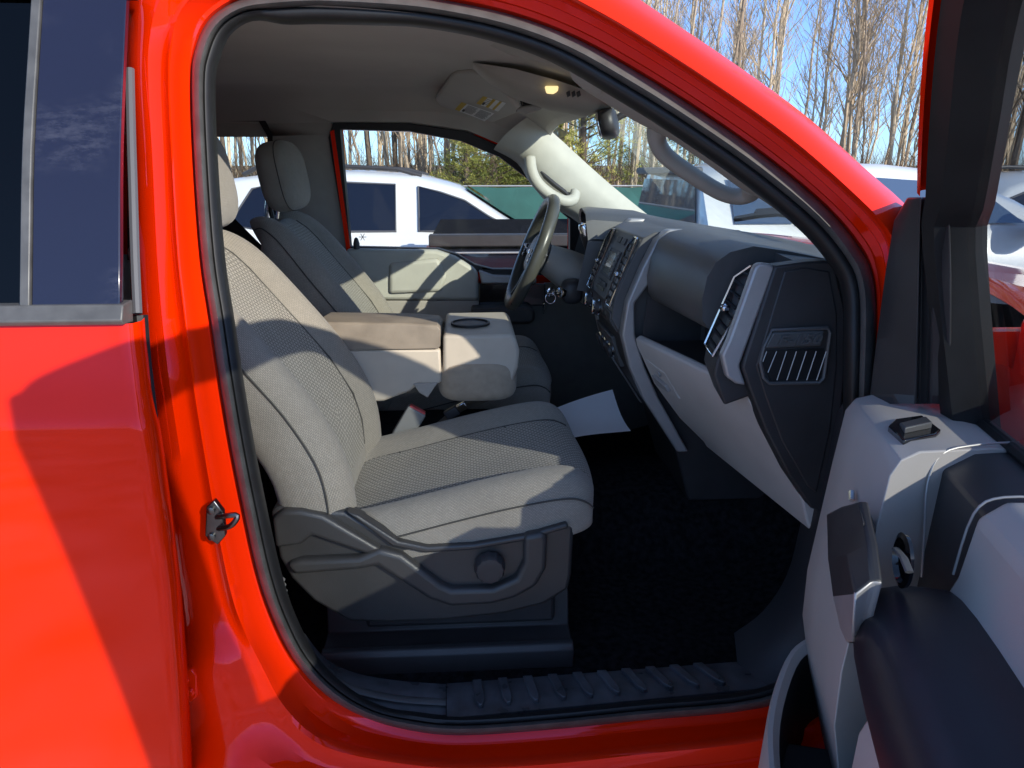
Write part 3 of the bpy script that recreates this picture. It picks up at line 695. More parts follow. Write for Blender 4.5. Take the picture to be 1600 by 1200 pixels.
# seat rail cover on the floor
rc = MB(); rl = [U(a, b, -.63) for a, b in ((497,1012),(640,1002),(800,990),(868,986),(884,974))]
rl = [Vector((p.x, -.63, .60)) for p in rl]
top_ = []
for x0 in (-.33, -.2, -.05, .08, .17, .215): top_.append([Vector((x0, -.645, .555)), Vector((x0, -.645, .600)), Vector((x0, -.636, .612)), Vector((x0, -.62, .612)), Vector((x0, -.612, .603)), Vector((x0, -.56, .606)), Vector((x0, -.54, .70)), Vector((x0, -.53, .555))])
rc.loft(top_); build('seat_rail_cover', rc, M['black'], TR, bevel=.003)

# ------------------------------------------------------------------ seats
SPINE = [(-.235,.84),(-.235,.93),(-.238,1.00),(-.258,1.08),(-.312,1.18),(-.372,1.26),(-.43,1.335),(-.485,1.405),(-.525,1.443),(-.565,1.467),(-.60,1.476),(-.635,1.47),(-.665,1.45)]
WIDTH = [.265,.272,.276,.275,.272,.268,.262,.252,.243,.232,.218,.20,.17]
THK = [.9,1,1,1,1,1,1,.95,.85,.75,.7,.75,.85]
HALF = [(0,-.046),(.2,-.046),(.4,-.044),(.53,-.039),(.57,-.040),(.61,-.031),(.70,-.010),(.79,0),(.88,-.006),(.955,-.028),(.985,-.05),(1.0,-.075),(.995,-.11),(.96,-.142),(.88,-.158),(.5,-.165),(.25,-.166)]
def make_seat(name, yc, root, near):
    sp3 = [Vector((x, 0, z)) for x, z in SPINE]; rings = []; crest = []; outer_ = []; insq = []
    full = [(u, v) for u, v in HALF]+[(0, -.166)]+[(-u, v) for u, v in HALF[::-1][:-1]]
    for i, p in enumerate(sp3):
        t = (sp3[min(i+1, len(sp3)-1)]-sp3[max(i-1, 0)]).normalized(); n = Vector((t.z, 0, -t.x))
        w = WIDTH[i]; k = THK[i]
        if i >= len(sp3)-1: k = .8
        rings.append([p+Vector((0, yc+u*w, 0))+n*(v*k) for u, v in full])
    nf = len(full); nh = len(HALF)
    def mf(i, j):
        u0 = full[j][0]; u1 = full[(j+1) % nf][0]
        front = full[j][1] > -.06 and full[(j+1) % nf][1] > -.06
        return 1 if front and max(abs(u0), abs(u1)) <= .575 and 0 < i < 9 else 0
    rails = MB()
    base = MB(); base.box((-.03, yc, .70), (.42, .40, .14)); base.box((-.05, yc, .82), (.46, .46, .1))
    seat = build(name, base, M['black'], root, bevel=.01)
    bm_ = MB(); bm_.loft(rings, mf=mf); br = build('backrest', bm_, [M['fab'], M['ins']], seat, sub=2, angle=180)
    # seams
    for sgn in (-1, 1):
        sm = MB(); j = 4 if sgn > 0 else nf-4
        sm.tube([r[j]+Vector((.001, 0, .0005)) for r in rings[1:10]], .0022, 6); build('backrest_seam', sm, M['seam'], seat)
        sm = MB(); j2 = 10 if sgn > 0 else nf-10
        sm.tube(smooth_path([r[j2]+(r[j2]-Vector((r[j2].x, yc, r[j2].z))).normalized()*.0012 for r in rings[1:12]], 3), .0019, 6); build('side_seam', sm, M['seam'], seat)
    # cushion
    CX = [(-.30,.875),(-.22,.89),(-.15,.906),(-.05,.932),(.05,.956),(.12,.970),(.17,.978),(.205,.978),(.232,.965),(.247,.945),(.250,.925)]
    CB = [.815,.80,.80,.815,.83,.845,.858,.868,.878,.89,.90]
    CH = [(0,0),(.2,.001),(.4,.004),(.53,.008),(.57,.006),(.61,.014),(.70,.030),(.80,.040),(.89,.034),(.95,.014),(.985,-.015),(1.0,-.05)]
    cr_ = []
    fullc = CH+[(.995, 'b0'), (.96, 'b1'), (.6, 'b2'), (.25, 'b2'), (0, 'b2'), (-.25, 'b2'), (-.6, 'b2'), (-.96, 'b1'), (-.995, 'b0')]+[(-u, v) for u, v in CH[::-1][:-1]]
    for i, ((x, zt2), zb) in enumerate(zip(CX, CB)):
        w = .268 if i < 7 else (.268, .264, .256, .244)[i-7]
        sc_ = (1, 1, 1, 1, 1, 1, 1, .9, .75, .5, .3)[i]
        ring = []
        for u, v in fullc:
            if v == 'b0': z = zb+.02*sc_
            elif v == 'b1': z = zb+.004
            elif v == 'b2': z = zb
            else: z = zt2+v*sc_
            bow = .030*(1-u*u) if i >= 6 else 0
            ring.append(Vector((x+bow*(i-5)/5, yc+u*w, max(z, zb+.001))))
        cr_.append(ring)
    nfc = len(fullc)
    def mfc(i, j):
        u0 = fullc[j][0]; u1 = fullc[(j+1) % nfc][0]
        if isinstance(fullc[j][1], str) or isinstance(fullc[(j+1) % nfc][1], str): return 0
        return 1 if max(abs(u0), abs(u1)) <= .575 and i < 9 else 0
    cm_ = MB(); cm_.loft(cr_, mf=mfc); build('seat_cushion', cm_, [M['fab'], M['ins']], seat, sub=2, angle=180)
    for sgn in (-1, 1):
        sm = MB(); j = 4 if sgn > 0 else nfc-4
        sm.tube(smooth_path([r[j]+Vector((0, 0, .0005)) for r in cr_[1:9]], 2), .0022, 6); build('cushion_seam', sm, M['seam'], seat)
        sm = MB(); j = 10 if sgn > 0 else nfc-10
        sm.tube(smooth_path([r[j]+Vector((0, sgn*.0012, 0)) for r in cr_[1:10]], 3), .0019, 6); build('side_seam', sm, M['seam'], seat)
    for xx in (-.185, .085):
        pth = []
        for u in (-.58, -.4, -.2, 0, .2, .4, .58):
            z = interp([(a, b) for a, b in CX], xx)+interp(CH, abs(u))+.0008; pth.append(Vector((xx+.018*(1-(u/.58)**2), yc+u*.268, z-.002)))
        sm = MB(); sm.tube(smooth_path(pth, 3), .0024, 6); build('cross_seam', sm, M['seam'], seat)
    # headrest
    hm = MB(); Mh = Matrix.Rotation(R(-9), 3, 'Y'); hc = Vector((-.572 if not near else -.565, yc, 1.583))
    hm.ellip(hc, (.060, .135, .106), 3.3, 32, 18, Mh); hd = build('headrest', hm, M['fab'], seat, angle=180)
    sm = MB(); ring = []
    for k in range(40):
        a = 2*math.pi*k/40; e = 2/3.3; sg = lambda x: math.copysign(abs(x)**e, x)
        q = Vector((.016, .1345*sg(math.cos(a)), .1055*sg(math.sin(a)))); ring.append(hc+Mh@q)
    sm.tube(ring, .0016, 5, closed=True); build('headrest_seam', sm, M['seam'], seat)
    for s_ in (-.07, .07):
        ps = MB(); ps.tube([Vector((-.63, yc+s_, 1.42)), Vector((-.61, yc+s_, 1.52))], .006, 8); build('headrest_post', ps, M['chrome'], seat)
    bk = MB(); bk.tube(smooth_path([Vector((-.645, yc+.10, 1.45)), Vector((-.655, yc+.10, 1.52)), Vector((-.652, yc+.10, 1.60)), Vector((-.62, yc+.10, 1.635))], 4), .009, 8); build('headrest_frame', bk, M['black'], seat)
    return seat
ps_ = make_seat('passenger_seat', -.385, TR, True)
ds_ = make_seat('driver_seat', .41, TR, False)
# outboard side shield of the passenger seat
def sh(px, py, y): return U(px, py, y)
poly = [(422,800),(432,792),(455,791),(500,797),(540,800),(585,826),(622,848),(668,856),(740,852),(820,838),(880,822),(893,815),(897,826),(893,900),(888,922),(850,945),(790,960),(700,970),(610,974),(545,972),(490,940),(455,905),(436,872)]
s1 = MB(); s1.prism([sh(a, b, -.652) for a, b in poly], (0, .05, 0)); sho = build('side_shield', s1, M['shield'], ps_, bevel=.010, seg=3)
s2 = MB(); s2.prism([sh(a, b, -.672) for a, b in ((446,884),(470,876),(560,872),(592,858),(628,868),(690,915),(706,922),(770,920),(806,905),(818,880),(818,838),(850,832),(856,842),(854,890),(838,918),(806,936),(770,946),(705,950),(670,938),(590,886),(560,892),(460,900))], (0, .04, 0))
build('shield_rib', s2, M['shield'], ps_, bevel=.011, seg=4)
s3 = MB(); s3.prism([sh(a, b, -.672) for a, b in ((424,812),(440,799),(470,798),(505,806),(596,860),(574,868),(488,838),(470,852),(430,858))], (0, .04, 0)); build('recliner_cover', s3, M['shield'], ps_, bevel=.009, seg=4)
s4 = MB(); s4.prism([sh(a, b, -.665) for a, b in ((540,800),(560,806),(622,846),(668,855),(740,851),(820,837),(886,818),(890,826),(820,846),(740,860),(664,865),(612,854))], (0, .03, 0)); build('shield_lip', s4, M['shield'], ps_, bevel=.006, seg=3)
kn = MB(); kc = sh(765, 882, -.655); prof = []
rings = []
for h, r in ((0, .0285), (-.004, .031), (-.022, .0295), (-.028, .026), (-.029, .020), (-.027, .001)):
    rings.append([kc+Vector((r*(1+(.05 if (j % 4) < 2 and r > .024 else 0))*math.cos(2*math.pi*j/48), h, r*(1+(.05 if (j % 4) < 2 and r > .024 else 0))*math.sin(2*math.pi*j/48))) for j in range(48)])
kn.loft(rings); build('lumbar_knob', kn, M['gloss'] if False else M['black'], ps_, angle=30)
# seat belt webbing and boot beside the seat
bt_ = MB(); bt_.tube(smooth_path([U(417, 830, -.70), U(424, 870, -.705), U(432, 915, -.71), U(436, 925, -.71)], 4), .012, 8, flat=(1, .3)); build('belt_webbing', bt_, M['ltgrey'], TR)
bt_ = MB(); pth = smooth_path([U(433, 905, -.712), U(438, 930, -.712), U(444, 955, -.712), U(448, 985, -.712)], 6)
bt_.tube(pth, .012, 10, radii=[.015 if i % 2 else .0115 for i in range(len(pth))]); build('belt_boot', bt_, M['buckle'], TR)

# ------------------------------------------------------------------ centre console / jump seat
cn = MB(); cn.bridge([U(a, b, -.15) for a, b in ((470,548),(688,546),(690,598),(678,602),(655,600),(640,612),(600,627),(560,630),(470,630))], [U(a, b, -.15)+Vector((0, .3, 0)) for a, b in ((470,548),(688,546),(690,598),(678,602),(655,600),(640,612),(600,627),(560,630),(470,630))])
con = build('center_console', cn, M['glove'], TR, bevel=.006)
con.data.materials[0] = mat('console_plastic', (.54, .475, .385), .55, bump=.25, bscale=700, bdist=.0005, noise=.05)
cl = MB(); sec = [(500,503),(640,505),(683,508),(688,514),(688,540),(684,544),(500,547)]
rg = []
for y, dz, sx in ((-.155, -.004, .98), (-.15, 0, 1), (-.10, .004, 1), (0, -.004, 1), (.10, -.03, 1), (.15, -.05, 1)):
    rg.append([Vector((q.x, y, max(q.z+dz if k < 4 else q.z, 1.14))) for k, q in enumerate([U(a, b, -.15) for a, b in sec])])
cl.loft(rg); build('armrest_lid', cl, M['fabbrown'], con, bevel=.008, seg=3, angle=60)
ch = MB(); sec = [(692,524),(800,522),(806,530),(812,548),(810,575),(800,600),(692,600)]
A = [U(a, b, -.15) for a, b in sec]; ch.bridge(A, [p+Vector((0, .31, 0)) for p in A]); build('cup_block', ch, M['glove'], con, bevel=.010, seg=3).data.materials[0] = con.data.materials[0]
ztop = U(740, 523, -.15).z
cu = MB(); cc = UZ(735, 506, ztop+.002); cu.lathe(cc, (0, 0, 1), [(.054, 0), (.054, .005), (.048, .006), (.046, -.001), (.044, -.05), (.001, -.052)], 28); cu.lathe(cc+Vector((0, 0, .002)), (0, 0, 1), [(.049, 0), (.001, .001)], 28); build('cup_holder', cu, M['rubber_dark'], con)  # flat dark disc stands in for the shaded depth of the cup
cu = MB(); c2 = U(745, 585, -.10); cu.ellip(U(746, 586, -.082), (.106, .080, .060), 4.0, 32, 18); build('jump_cushion', cu, mat('jump_seat_cloth', (.37, .30, .22), .85, noise=.12, nscale=40, bump=.5, bscale=300, sheen=.2), con, angle=180)
# flap under the console
fl = MB(); fl.prism([U(a, b, -.155) for a, b in ((645,600),(684,598),(668,622),(655,614))], (0, .05, 0)); build('console_flap', fl, M['trim'], con, bevel=.003)
gp = MB(); gp.box((-.10, .02, .82), (.55, .24, .16)); build('jump_seat_base', gp, M['carpet'], TR, bevel=.02)
# buckles
d0, d1 = U(618, 690, -.13), U(648, 640, -.13); ax = (d1-d0).normalized(); sd = Vector((0, 1, 0)).cross(ax).normalized()
Mb = Matrix((ax, Vector((0, 1, 0)), sd)).transposed()
bk = MB(); bk.box(U(639, 662, -.125), (.094, .028, .054), Mb); bo = build('seat_belt_buckle', bk, M['buckle'], TR, bevel=.005, seg=3)
rbm = MB(); rbm.box(U(639, 662, -.125)+ax*.046, (.010, .020, .046), Mb); build('release_button', rbm, M['redbtn'], bo, bevel=.002)
rbm = MB(); rbm.tube([U(622, 682, -.115), U(608, 712, -.115)], .018, 8, flat=(.9, .4)); build('buckle_stalk', rbm, M['black'], bo)
lb = MB(); lb.tube(smooth_path([U(655, 690, -.09), U(690, 660, -.07), U(715, 640, -.06), U(745, 630, -.05), U(770, 618, -.05)], 5), .022, 8, flat=(.9, .12)); lap = build('lap_belt', lb, M['belt'], TR)
lb = MB(); q0 = U(706, 645, -.085); lb.box(q0, (.04, .02, .028), Matrix.Rotation(R(-30), 3, 'Y')); build('belt_adjuster', lb, M['black'], lap, bevel=.004)
lb = MB(); q0 = U(722, 636, -.09); lb.box(q0, (.028, .012, .024), Matrix.Rotation(R(-30), 3, 'Y')); build('belt_tongue', lb, M['chrome'], lap, bevel=.003)

# ------------------------------------------------------------------ dashboard
def ledgex(y): return interp([(-.70, .525), (-.22, .412), (.8, .41)], y)
rings = []
ys = [-.578, -.54, -.5, -.42, -.34, -.27, -.235]
for y in ys:
    k = (-y-.235)/.47
    s = lerp(0, .035, k)
    rings.append([Vector((x, y, z)) for x, z in ((gx(y, 1.42)-.03, 1.425), (.60+s, 1.458-.012*k), (.53+s, 1.468-.012*k), (.485+s, 1.460-.016*k), (.458+s, 1.440-.016*k), (.443+s, 1.40), (.436+s, 1.355), (.440+s, 1.315), (.452+s, 1.297), (.475+s, 1.290), (.56, 1.292), (.62, 1.25), (.75, 1.2), (.85, 1.2))])
dsh = MB(); dsh.loft(rings); dash = build('dashboard', dsh, M['dash'], TR, angle=45)
dt = MB(); dt.bridge([Vector(p) for p in ((gx(-.72, 1.42)-.02, -.72, 1.425), (.60, -.72, 1.437), (.60, -.72, 1.25), (.72, -.72, 1.2))], [Vector(p) for p in ((gx(-.57, 1.42)-.03, -.578, 1.425), (.60, -.578, 1.447), (.60, -.578, 1.25), (.8, -.578, 1.2))]); build('dash_end', dt, M['dash'], dash)
# recess wall and shelf behind the pad
rc = MB(); rc.bridge([Vector(p) for p in ((.44, -.235, 1.30), (.58, -.235, 1.30), (.58, -.235, 1.18), (.43, -.235, 1.18))], [Vector(p) for p in ((.44, -.236, 1.30), (.58, -.236, 1.30), (.58, -.236, 1.18), (.43, -.236, 1.18))])
build('shelf_end', rc, M['black'], dash); rc = MB(); rc.box((.60, -.46, 1.24), (.02, .50, .14)); build('shelf_back', rc, M['black'], dash)
rc = MB(); rc.bridge([Vector((ledgex(-.70)+.02, -.70, 1.192)), Vector((.62, -.70, 1.192)), Vector((.62, -.70, 1.17)), Vector((ledgex(-.70)+.02, -.70, 1.17))], [Vector((ledgex(-.24)+.02, -.24, 1.192)), Vector((.62, -.24, 1.192)), Vector((.62, -.24, 1.17)), Vector((ledgex(-.24)+.02, -.24, 1.17))]); build('dash_shelf', rc, M['black'], dash)
# driver half of dash: upper pad + instrument hood
rings = []
for y in (-.235, -.1, .1, .25, .45, .65, .80):
    rings.append([Vector((x, y, z)) for x, z in ((gx(min(abs(y), .7), 1.42)-.03, 1.42), (.62, 1.455), (.54, 1.46), (.50, 1.44), (.49, 1.36), (.47, 1.2), (.50, 1.08), (.62, 1.0), (.8, 1.0))])
build('dash_base', MB().loft(rings), M['dash'], dash, angle=50)
# instrument hood: arch of black plastic around a deep opening
ih = MB(); prof = []
for y, zt3, x0 in ((.20, 1.40, .36), (.215, 1.455, .355), (.26, 1.475, .36), (.40, 1.485, .37), (.54, 1.475, .385), (.585, 1.455, .39), (.60, 1.40, .40)):
    prof.append((y, zt3, x0))
ro = [[Vector((x0, y, z)), Vector((x0+.02, y, z+.004)), Vector((.54, y, z-.008)), Vector((.62, y, z-.03))] for y, z, x0 in prof]
ih.grid(ro); cy, cz = .40, 1.40
ri = [[Vector((x0, y, z)), Vector((x0+.004, lerp(y, cy, .08), lerp(z, cz, .12))), Vector((.50, lerp(y, cy, .14), lerp(z, cz, .3)))] for y, z, x0 in prof]
ih.grid(ri, 1)
ih.grid([[Vector((.36, .20, 1.40)), Vector((.62, .20, 1.38))], [Vector((.33, .20, 1.25)), Vector((.62, .20, 1.2))]]); ih.grid([[Vector((.40, .60, 1.40)), Vector((.62, .60, 1.38))], [Vector((.36, .60, 1.25)), Vector((.62, .60, 1.2))]])
build('instrument_hood', ih, [M['dash'], M['black']], dash, angle=50)
cf = MB(); cf.box((.49, .40, 1.35), (.02, .36, .16)); build('instrument_cluster', cf, M['gloss'], dash)
for y in (.32, .48):
    g = MB(); g.lathe((.479, y, 1.36), (-1, 0, .1), [(.05, 0), (.052, .006), (.046, .006), (.045, .001)], 28); build('gauge_ring', g, M['chrome'], dash)

# centre stack face with its fittings: s in [0,1] across (near side -> far side), t in [0,1] down
ST = [(.462, 1.455), (.432, 1.440), (.400, 1.372), (.368, 1.288), (.362, 1.235), (.388, 1.196)]
yR, yL = -.185, .185
def sf(s, t, h=0.0):
    y = lerp(yR, yL, s); T = [(0, ), ]
    arc = [0.0]
    for a, b in zip(ST[1:], ST[2:]): arc.append(arc[-1]+math.dist(a, b))
    L = t*arc[-1]; i = 0
    while i < len(arc)-2 and arc[i+1] < L: i += 1
    k = (L-arc[i])/(arc[i+1]-arc[i]); a, b = ST[1+i], ST[2+i]
    x, z = lerp(a[0], b[0], k), lerp(a[1], b[1], k)
    n = Vector((-(a[1]-b[1]), 0, (a[0]-b[0])*1.0)).normalized()
    if n.x > 0: n = -n
    n = Vector((n.x, 0, abs(n.z) if a[0] > b[0] else -abs(n.z)))
    return Vector((x, y, z))+n*h
poly = ST+[(.41, 1.16), (.60, 1.12), (.60, 1.455)]
sk = MB(); sk.bridge([Vector((x, yR, z)) for x, z in poly], [Vector((x, yL, z)) for x, z in poly]); stk = build('center_stack', sk, M['dash'], TR, bevel=.003)
FA = [(.485, 1.464), (.456, 1.440), (.424, 1.372), (.392, 1.288), (.382, 1.205), (.405, 1.12), (.446, 1.035), (.545, .885)]
FB = [(.53, 1.463), (.505, 1.43), (.47, 1.37), (.41, 1.285), (.415, 1.205), (.445, 1.12), (.486, 1.035), (.575, .885)]
fs = MB()
for y0, y1 in ((-.228, -.187), (.187, .228)):
    fs = MB(); fs.bridge([Vector((x, y0, z)) for x, z in FA+FB[::-1]], [Vector((x, y1, z)) for x, z in FA+FB[::-1]])
    build('silver_fascia', fs, M['silver'], stk, bevel=.005, seg=3)
ls = MB(); lp_ = [(.39, 1.195), (.41, 1.12), (.45, 1.035), (.55, .885), (.60, .72), (.9, .72), (.9, 1.2)]
ls.bridge([Vector((x, -.184, z)) for x, z in lp_], [Vector((x, .184, z)) for x, z in lp_]); build('lower_stack', ls, M['gloss'], stk, bevel=.006).data.materials[0] = M['black']
def patch(name, s0, s1, t0, t1, h, m, th=.004, bev=.001, par=None):
    mb = MB(); n = 3
    A = [sf(s0, lerp(t0, t1, k/n), h) for k in range(n+1)]+[sf(s1, lerp(t1, t0, k/n), h) for k in range(n+1)]
    Bq = [sf(s0, lerp(t0, t1, k/n), h-th) for k in range(n+1)]+[sf(s1, lerp(t1, t0, k/n), h-th) for k in range(n+1)]
    mb.bridge(A, Bq); return build(name, mb, m, par or stk, bevel=bev)
def vent(s_lo, s_hi):
    # tall vent with a slanted head, chrome surround and black slats
    mb = MB(); oc = [(s_lo, .70), (s_hi, .70), (s_hi, .14), (lerp(s_lo, s_hi, .72), .02), (lerp(s_lo, s_hi, .15), .02), (s_lo, .10)]
    P = [sf(s, t, .007) for s, t in oc]
    mb.tube(P, .0035, 6, closed=True); vo = build('air_vent', mb, M['chrome'], stk)
    mb = MB(); mb.poly([sf(s, t, .0015) for s, t in oc]); build('vent_cavity', mb, M['gloss'], vo) if False else build('vent_cavity', mb, M['rubber_dark'], stk)
    mb = MB()
    for k in range(9):
        t = .09+k*.068
        mb.tube([sf(s_lo+.005, t, .004), sf(s_hi-.005, t, .004)], .0035, 6, flat=(1, .5))
    mb.tube([sf((s_lo+s_hi)/2, .06, .003), sf((s_lo+s_hi)/2, .68, .003)], .002, 5); build('vent_slats', mb, M['slat'], stk)
    mb = MB(); mb.box(sf((s_lo+s_hi)/2, .40, .010), (.012, .014, .012)); build('vent_tab', mb, M['chrome'], stk, bevel=.003)
vent(.03, .19); vent(.81, .97)
for s0, s1 in ((.36, .48), (.51, .63)): patch('dash_button', s0, s1, .06, .13, .004, M['black'])
patch('screen_bezel', .33, .72, .20, .50, .003, M['black'], .003)
patch('display_screen', .42, .65, .235, .47, .0042, M['screen'], .003)
for k in range(5):
    for s0 in (.335, .66): patch('radio_button', s0, s0+.065, .21+k*.055, .25+k*.055, .006, M['dash'])
patch('dash_button', .38, .52, .545, .585, .005, M['black']); patch('dash_button', .53, .66, .545, .585, .005, M['black']); patch('dash_button', .40, .64, .60, .635, .005, M['screen'])
patch('storage_lid', .03, .27, .755, .97, .004, M['dash'])
patch('radio_panel', .30, .95, .70, .95, .002, M['black'], .002)
def knob(s, t, r, name='control_knob'):
    c = sf(s, t, 0); n = (sf(s, t, 1)-c).normalized(); mb = MB()
    mb.lathe(c, n, [(r*1.05, 0), (r, .004), (r*.96, .018), (r*.8, .021), (r*.75, .019), (.001, .019)], 28); k_ = build(name, mb, M['black'], stk)
    mb = MB(); mb.lathe(c, n, [(r*1.12, .001), (r*1.14, .005), (r*1.02, .006)], 28); build('knob_ring', mb, M['chrome'], stk)
    mb = MB(); mb.lathe(c, n, [(r*.98, .016), (r*.99, .020), (r*.86, .0215)], 28); build('knob_bezel', mb, M['chrome'], stk)
knob(.47, .82, .021); knob(.82, .82, .021)
for k in range(3): patch('radio_button', .56+k*.06, .605+k*.06, .78, .83, .005, M['dash']); patch('radio_button', .56+k*.06, .605+k*.06, .86, .91, .005, M['dash'])
# climate panel lower down
cp = MB(); P = [Vector((.372, y, z)) for y, z in ((-.05, 1.16), (.17, 1.16), (.17, 1.06), (-.05, 1.06))]
q = [(.398, 1.165), (.43, 1.075)]
cp.bridge([Vector((q[0][0]-.012, -.06, q[0][1])), Vector((q[0][0]-.012, .17, q[0][1])), Vector((q[1][0]-.012, .17, q[1][1])), Vector((q[1][0]-.012, -.06, q[1][1]))], [Vector((q[0][0]+.03, -.06, q[0][1])), Vector((q[0][0]+.03, .17, q[0][1])), Vector((q[1][0]+.03, .17, q[1][1])), Vector((q[1][0]+.03, -.06, q[1][1]))])
build('climate_panel', cp, M['dash'], stk, bevel=.004)
nrm_ = Vector((-.94, 0, -.33))
for y in (-.02, .055, .13):
    c = Vector((.404, y, 1.118)); mb = MB(); mb.lathe(c, nrm_, [(.021, 0), (.020, .016), (.016, .019), (.001, .018)], 24); build('control_knob', mb, M['black'], stk)
    mb = MB(); mb.lathe(c, nrm_, [(.0225, 0), (.0235, .006), (.021, .008)], 24); build('knob_ring', mb, M['chrome'], stk)

# glove box
def gfr(y): return interp([(-.70, .42), (-.40, .36), (-.22, .25)], y), interp([(-.70, .78), (-.40, .72), (-.22, .60)], y)
ga = []
for y in (-.70, -.66, -.55, -.4, -.27, -.232):
    x0 = ledgex(y); xb = interp([(-.70, .685), (-.22, .62)], y)
    ga.append([Vector((x, y, z)) for x, z in ((x0+.05, 1.188), (x0+.012, 1.207), (x0, 1.198), (x0+.004, 1.18), (lerp(x0, xb, gfr(y)[0]), 1.08), (lerp(x0, xb, gfr(y)[1]), .985), (xb-.012, .918), (xb, .900), (xb+.03, .905), (xb+.05, .96), (x0+.16, 1.15))])
gb = build('glove_box', MB().loft(ga), M['glove'], TR, bevel=.004, angle=32)
def gface(y, z, off=0):
    x0 = ledgex(y); xb = interp([(-.70, .685), (-.22, .62)], y); f1, f2 = gfr(y)
    x = interp([(.918, xb-.012), (.985, lerp(x0, xb, f2)), (1.08, lerp(x0, xb, f1)), (1.18, x0+.004)], z)
    return Vector((x-off, y, z-off*.5))
gl = MB(); cor = [(-.255, 1.150), (-.335, 1.135), (-.335, 1.070), (-.275, 1.068)]
gl.bridge([gface(y, z, .003) for y, z in cor], [gface(y, z, -.004) for y, z in cor]); go_ = build('glove_latch', gl, M['glove'], gb, bevel=.0015)
gl = MB(); cor = [(-.268, 1.115), (-.315, 1.10), (-.315, 1.085), (-.270, 1.09)]; gl.bridge([gface(y, z, .010) for y, z in cor], [gface(y, z, .002) for y, z in cor]); gl.lathe(gface(-.30, 1.126, .002), (-.8, 0, -.4), [(.009, 0), (.009, .004), (.001, .005)], 14); build('latch_paddle', gl, M['silver'], gb, bevel=.001)
# outer vent block and silver surround
vb_ = [(.592, 1.432), (.535, 1.428), (.505, 1.40), (.455, 1.262), (.452, 1.235), (.478, 1.175), (.545, 1.20), (.60, 1.30)]
yv0, yv1 = -.716, -.585
v_ = MB(); v_.bridge([Vector((x, yv0+.012, z)) for x, z in vb_], [Vector((x+.02, yv1, z)) for x, z in vb_]); vbo = build('vent_housing', v_, M['black'], dash, bevel=.005)
def vf(s, t, h=0):
    # s: 0 near edge .. 1 far edge; t 0 top .. 1 bottom of the vent mouth
    seq = [(.535, 1.428), (.505, 1.40), (.455, 1.262)]
    L = [0, math.dist(seq[0], seq[1]), math.dist(seq[0], seq[1])+math.dist(seq[1], seq[2])]
    d = t*L[2]; i = 0 if d < L[1] else 1; k = (d-L[i])/(L[i+1]-L[i]); a, b = seq[i], seq[i+1]
    y = lerp(yv0+.012, yv1, s); n = Vector((-(a[1]-b[1]), 0, (a[0]-b[0]))).normalized()
    return Vector((lerp(a[0], b[0], k)+.02*s, y, lerp(a[1], b[1], k)))+n*h
oc = [(.10, .04), (.72, .04), (.92, .22), (.92, .97), (.10, .97)]
v_ = MB(); v_.tube([vf(s, t, .007) for s, t in oc], .003, 6, closed=True); build('vent_frame', v_, M['chrome'], dash)
v_ = MB(); v_.poly([vf(s, t, .0012) for s, t in oc]); build('vent_cavity', v_, M['rubber_dark'], dash)
v_ = MB()
for k in range(8):
    t = .14+k*.108; v_.tube([vf(.12, t, .003), vf(.90 if t > .22 else .76, t, .003)], .0048, 6, flat=(1, .45))
build('vent_slats', v_, M['slat'], dash)
v_ = MB(); v_.box(vf(.5, .52, .012), (.016, .022, .013)); build('vent_tab', v_, M['chrome'], dash, bevel=.004)
sv = [(1180,417),(1188,411),(1207,413),(1211,420),(1160,560),(1156,572),(1166,603),(1150,600),(1136,590),(1128,556),(1140,530)]
v_ = MB(); v_.prism([U(a, b, -.722) for a, b in sv], (0, .02, 0)); build('vent_surround', v_, M['silver'], dash, bevel=.006, seg=3)
# end panel
ec = [(1211,416),(1262,409),(1298,408),(1306,420),(1320,480),(1322,560),(1314,660),(1294,760),(1284,800),(1268,795),(1232,742),(1196,672),(1172,610),(1160,575),(1164,560)]
e_ = MB(); e_.prism([U(a, b, -.727) for a, b in ec], (0, .04, 0)); ep = build('end_panel', e_, M['dash'], TR, bevel=.004)
ep.data.materials[0] = M['black']
ei = [(1226,424),(1258,418),(1296,424),(1308,490),(1308,570),(1298,670),(1276,770),(1262,760),(1222,690),(1196,620),(1181,572),(1186,556)]
e_ = MB(); e_.prism([U(a, b, -.7295) for a, b in ei], (0, .02, 0)); build('access_cover', e_, M['black'], ep, bevel=.0025)
bz = [(1206,516),(1293,512),(1297,520),(1287,590),(1280,598),(1202,599),(1193,590),(1188,566),(1194,542)]
e_ = MB(); pts = [U(a, b, -.734) for a, b in bz]; e_.tube(smooth_path(pts, 1, True), .0035, 6, closed=True); build('badge_bezel', e_, M['dash'], ep)
e_ = MB(); e_.prism([U(a, b, -.736) for a, b in ((1208,519),(1290,516),(1284,541),(1194,545))], (0, .01, 0)); bp2 = build('badge_plate', e_, M['dash'], ep, bevel=.004, seg=3)
e_ = MB(); e_.prism([U(a, b, -.7312) for a, b in ((1194,548),(1288,544),(1282,592),(1204,595),(1193,572))], (0, .004, 0)); build('louvre_recess', e_, M['rubber_dark'], ep)
e_ = MB()
for k in range(7):
    a0 = 1198+k*15.5; b0 = a0-16; y1 = 594
    if k == 0: b0, y1 = 1191, 565
    if k == 1: b0, y1 = 1199, 582
    e_.tube([U(a0, 549, -.735), U(b0+1, y1, -.735)], .0011, 5)
build('louvre_blade', e_, M['silver'], ep)
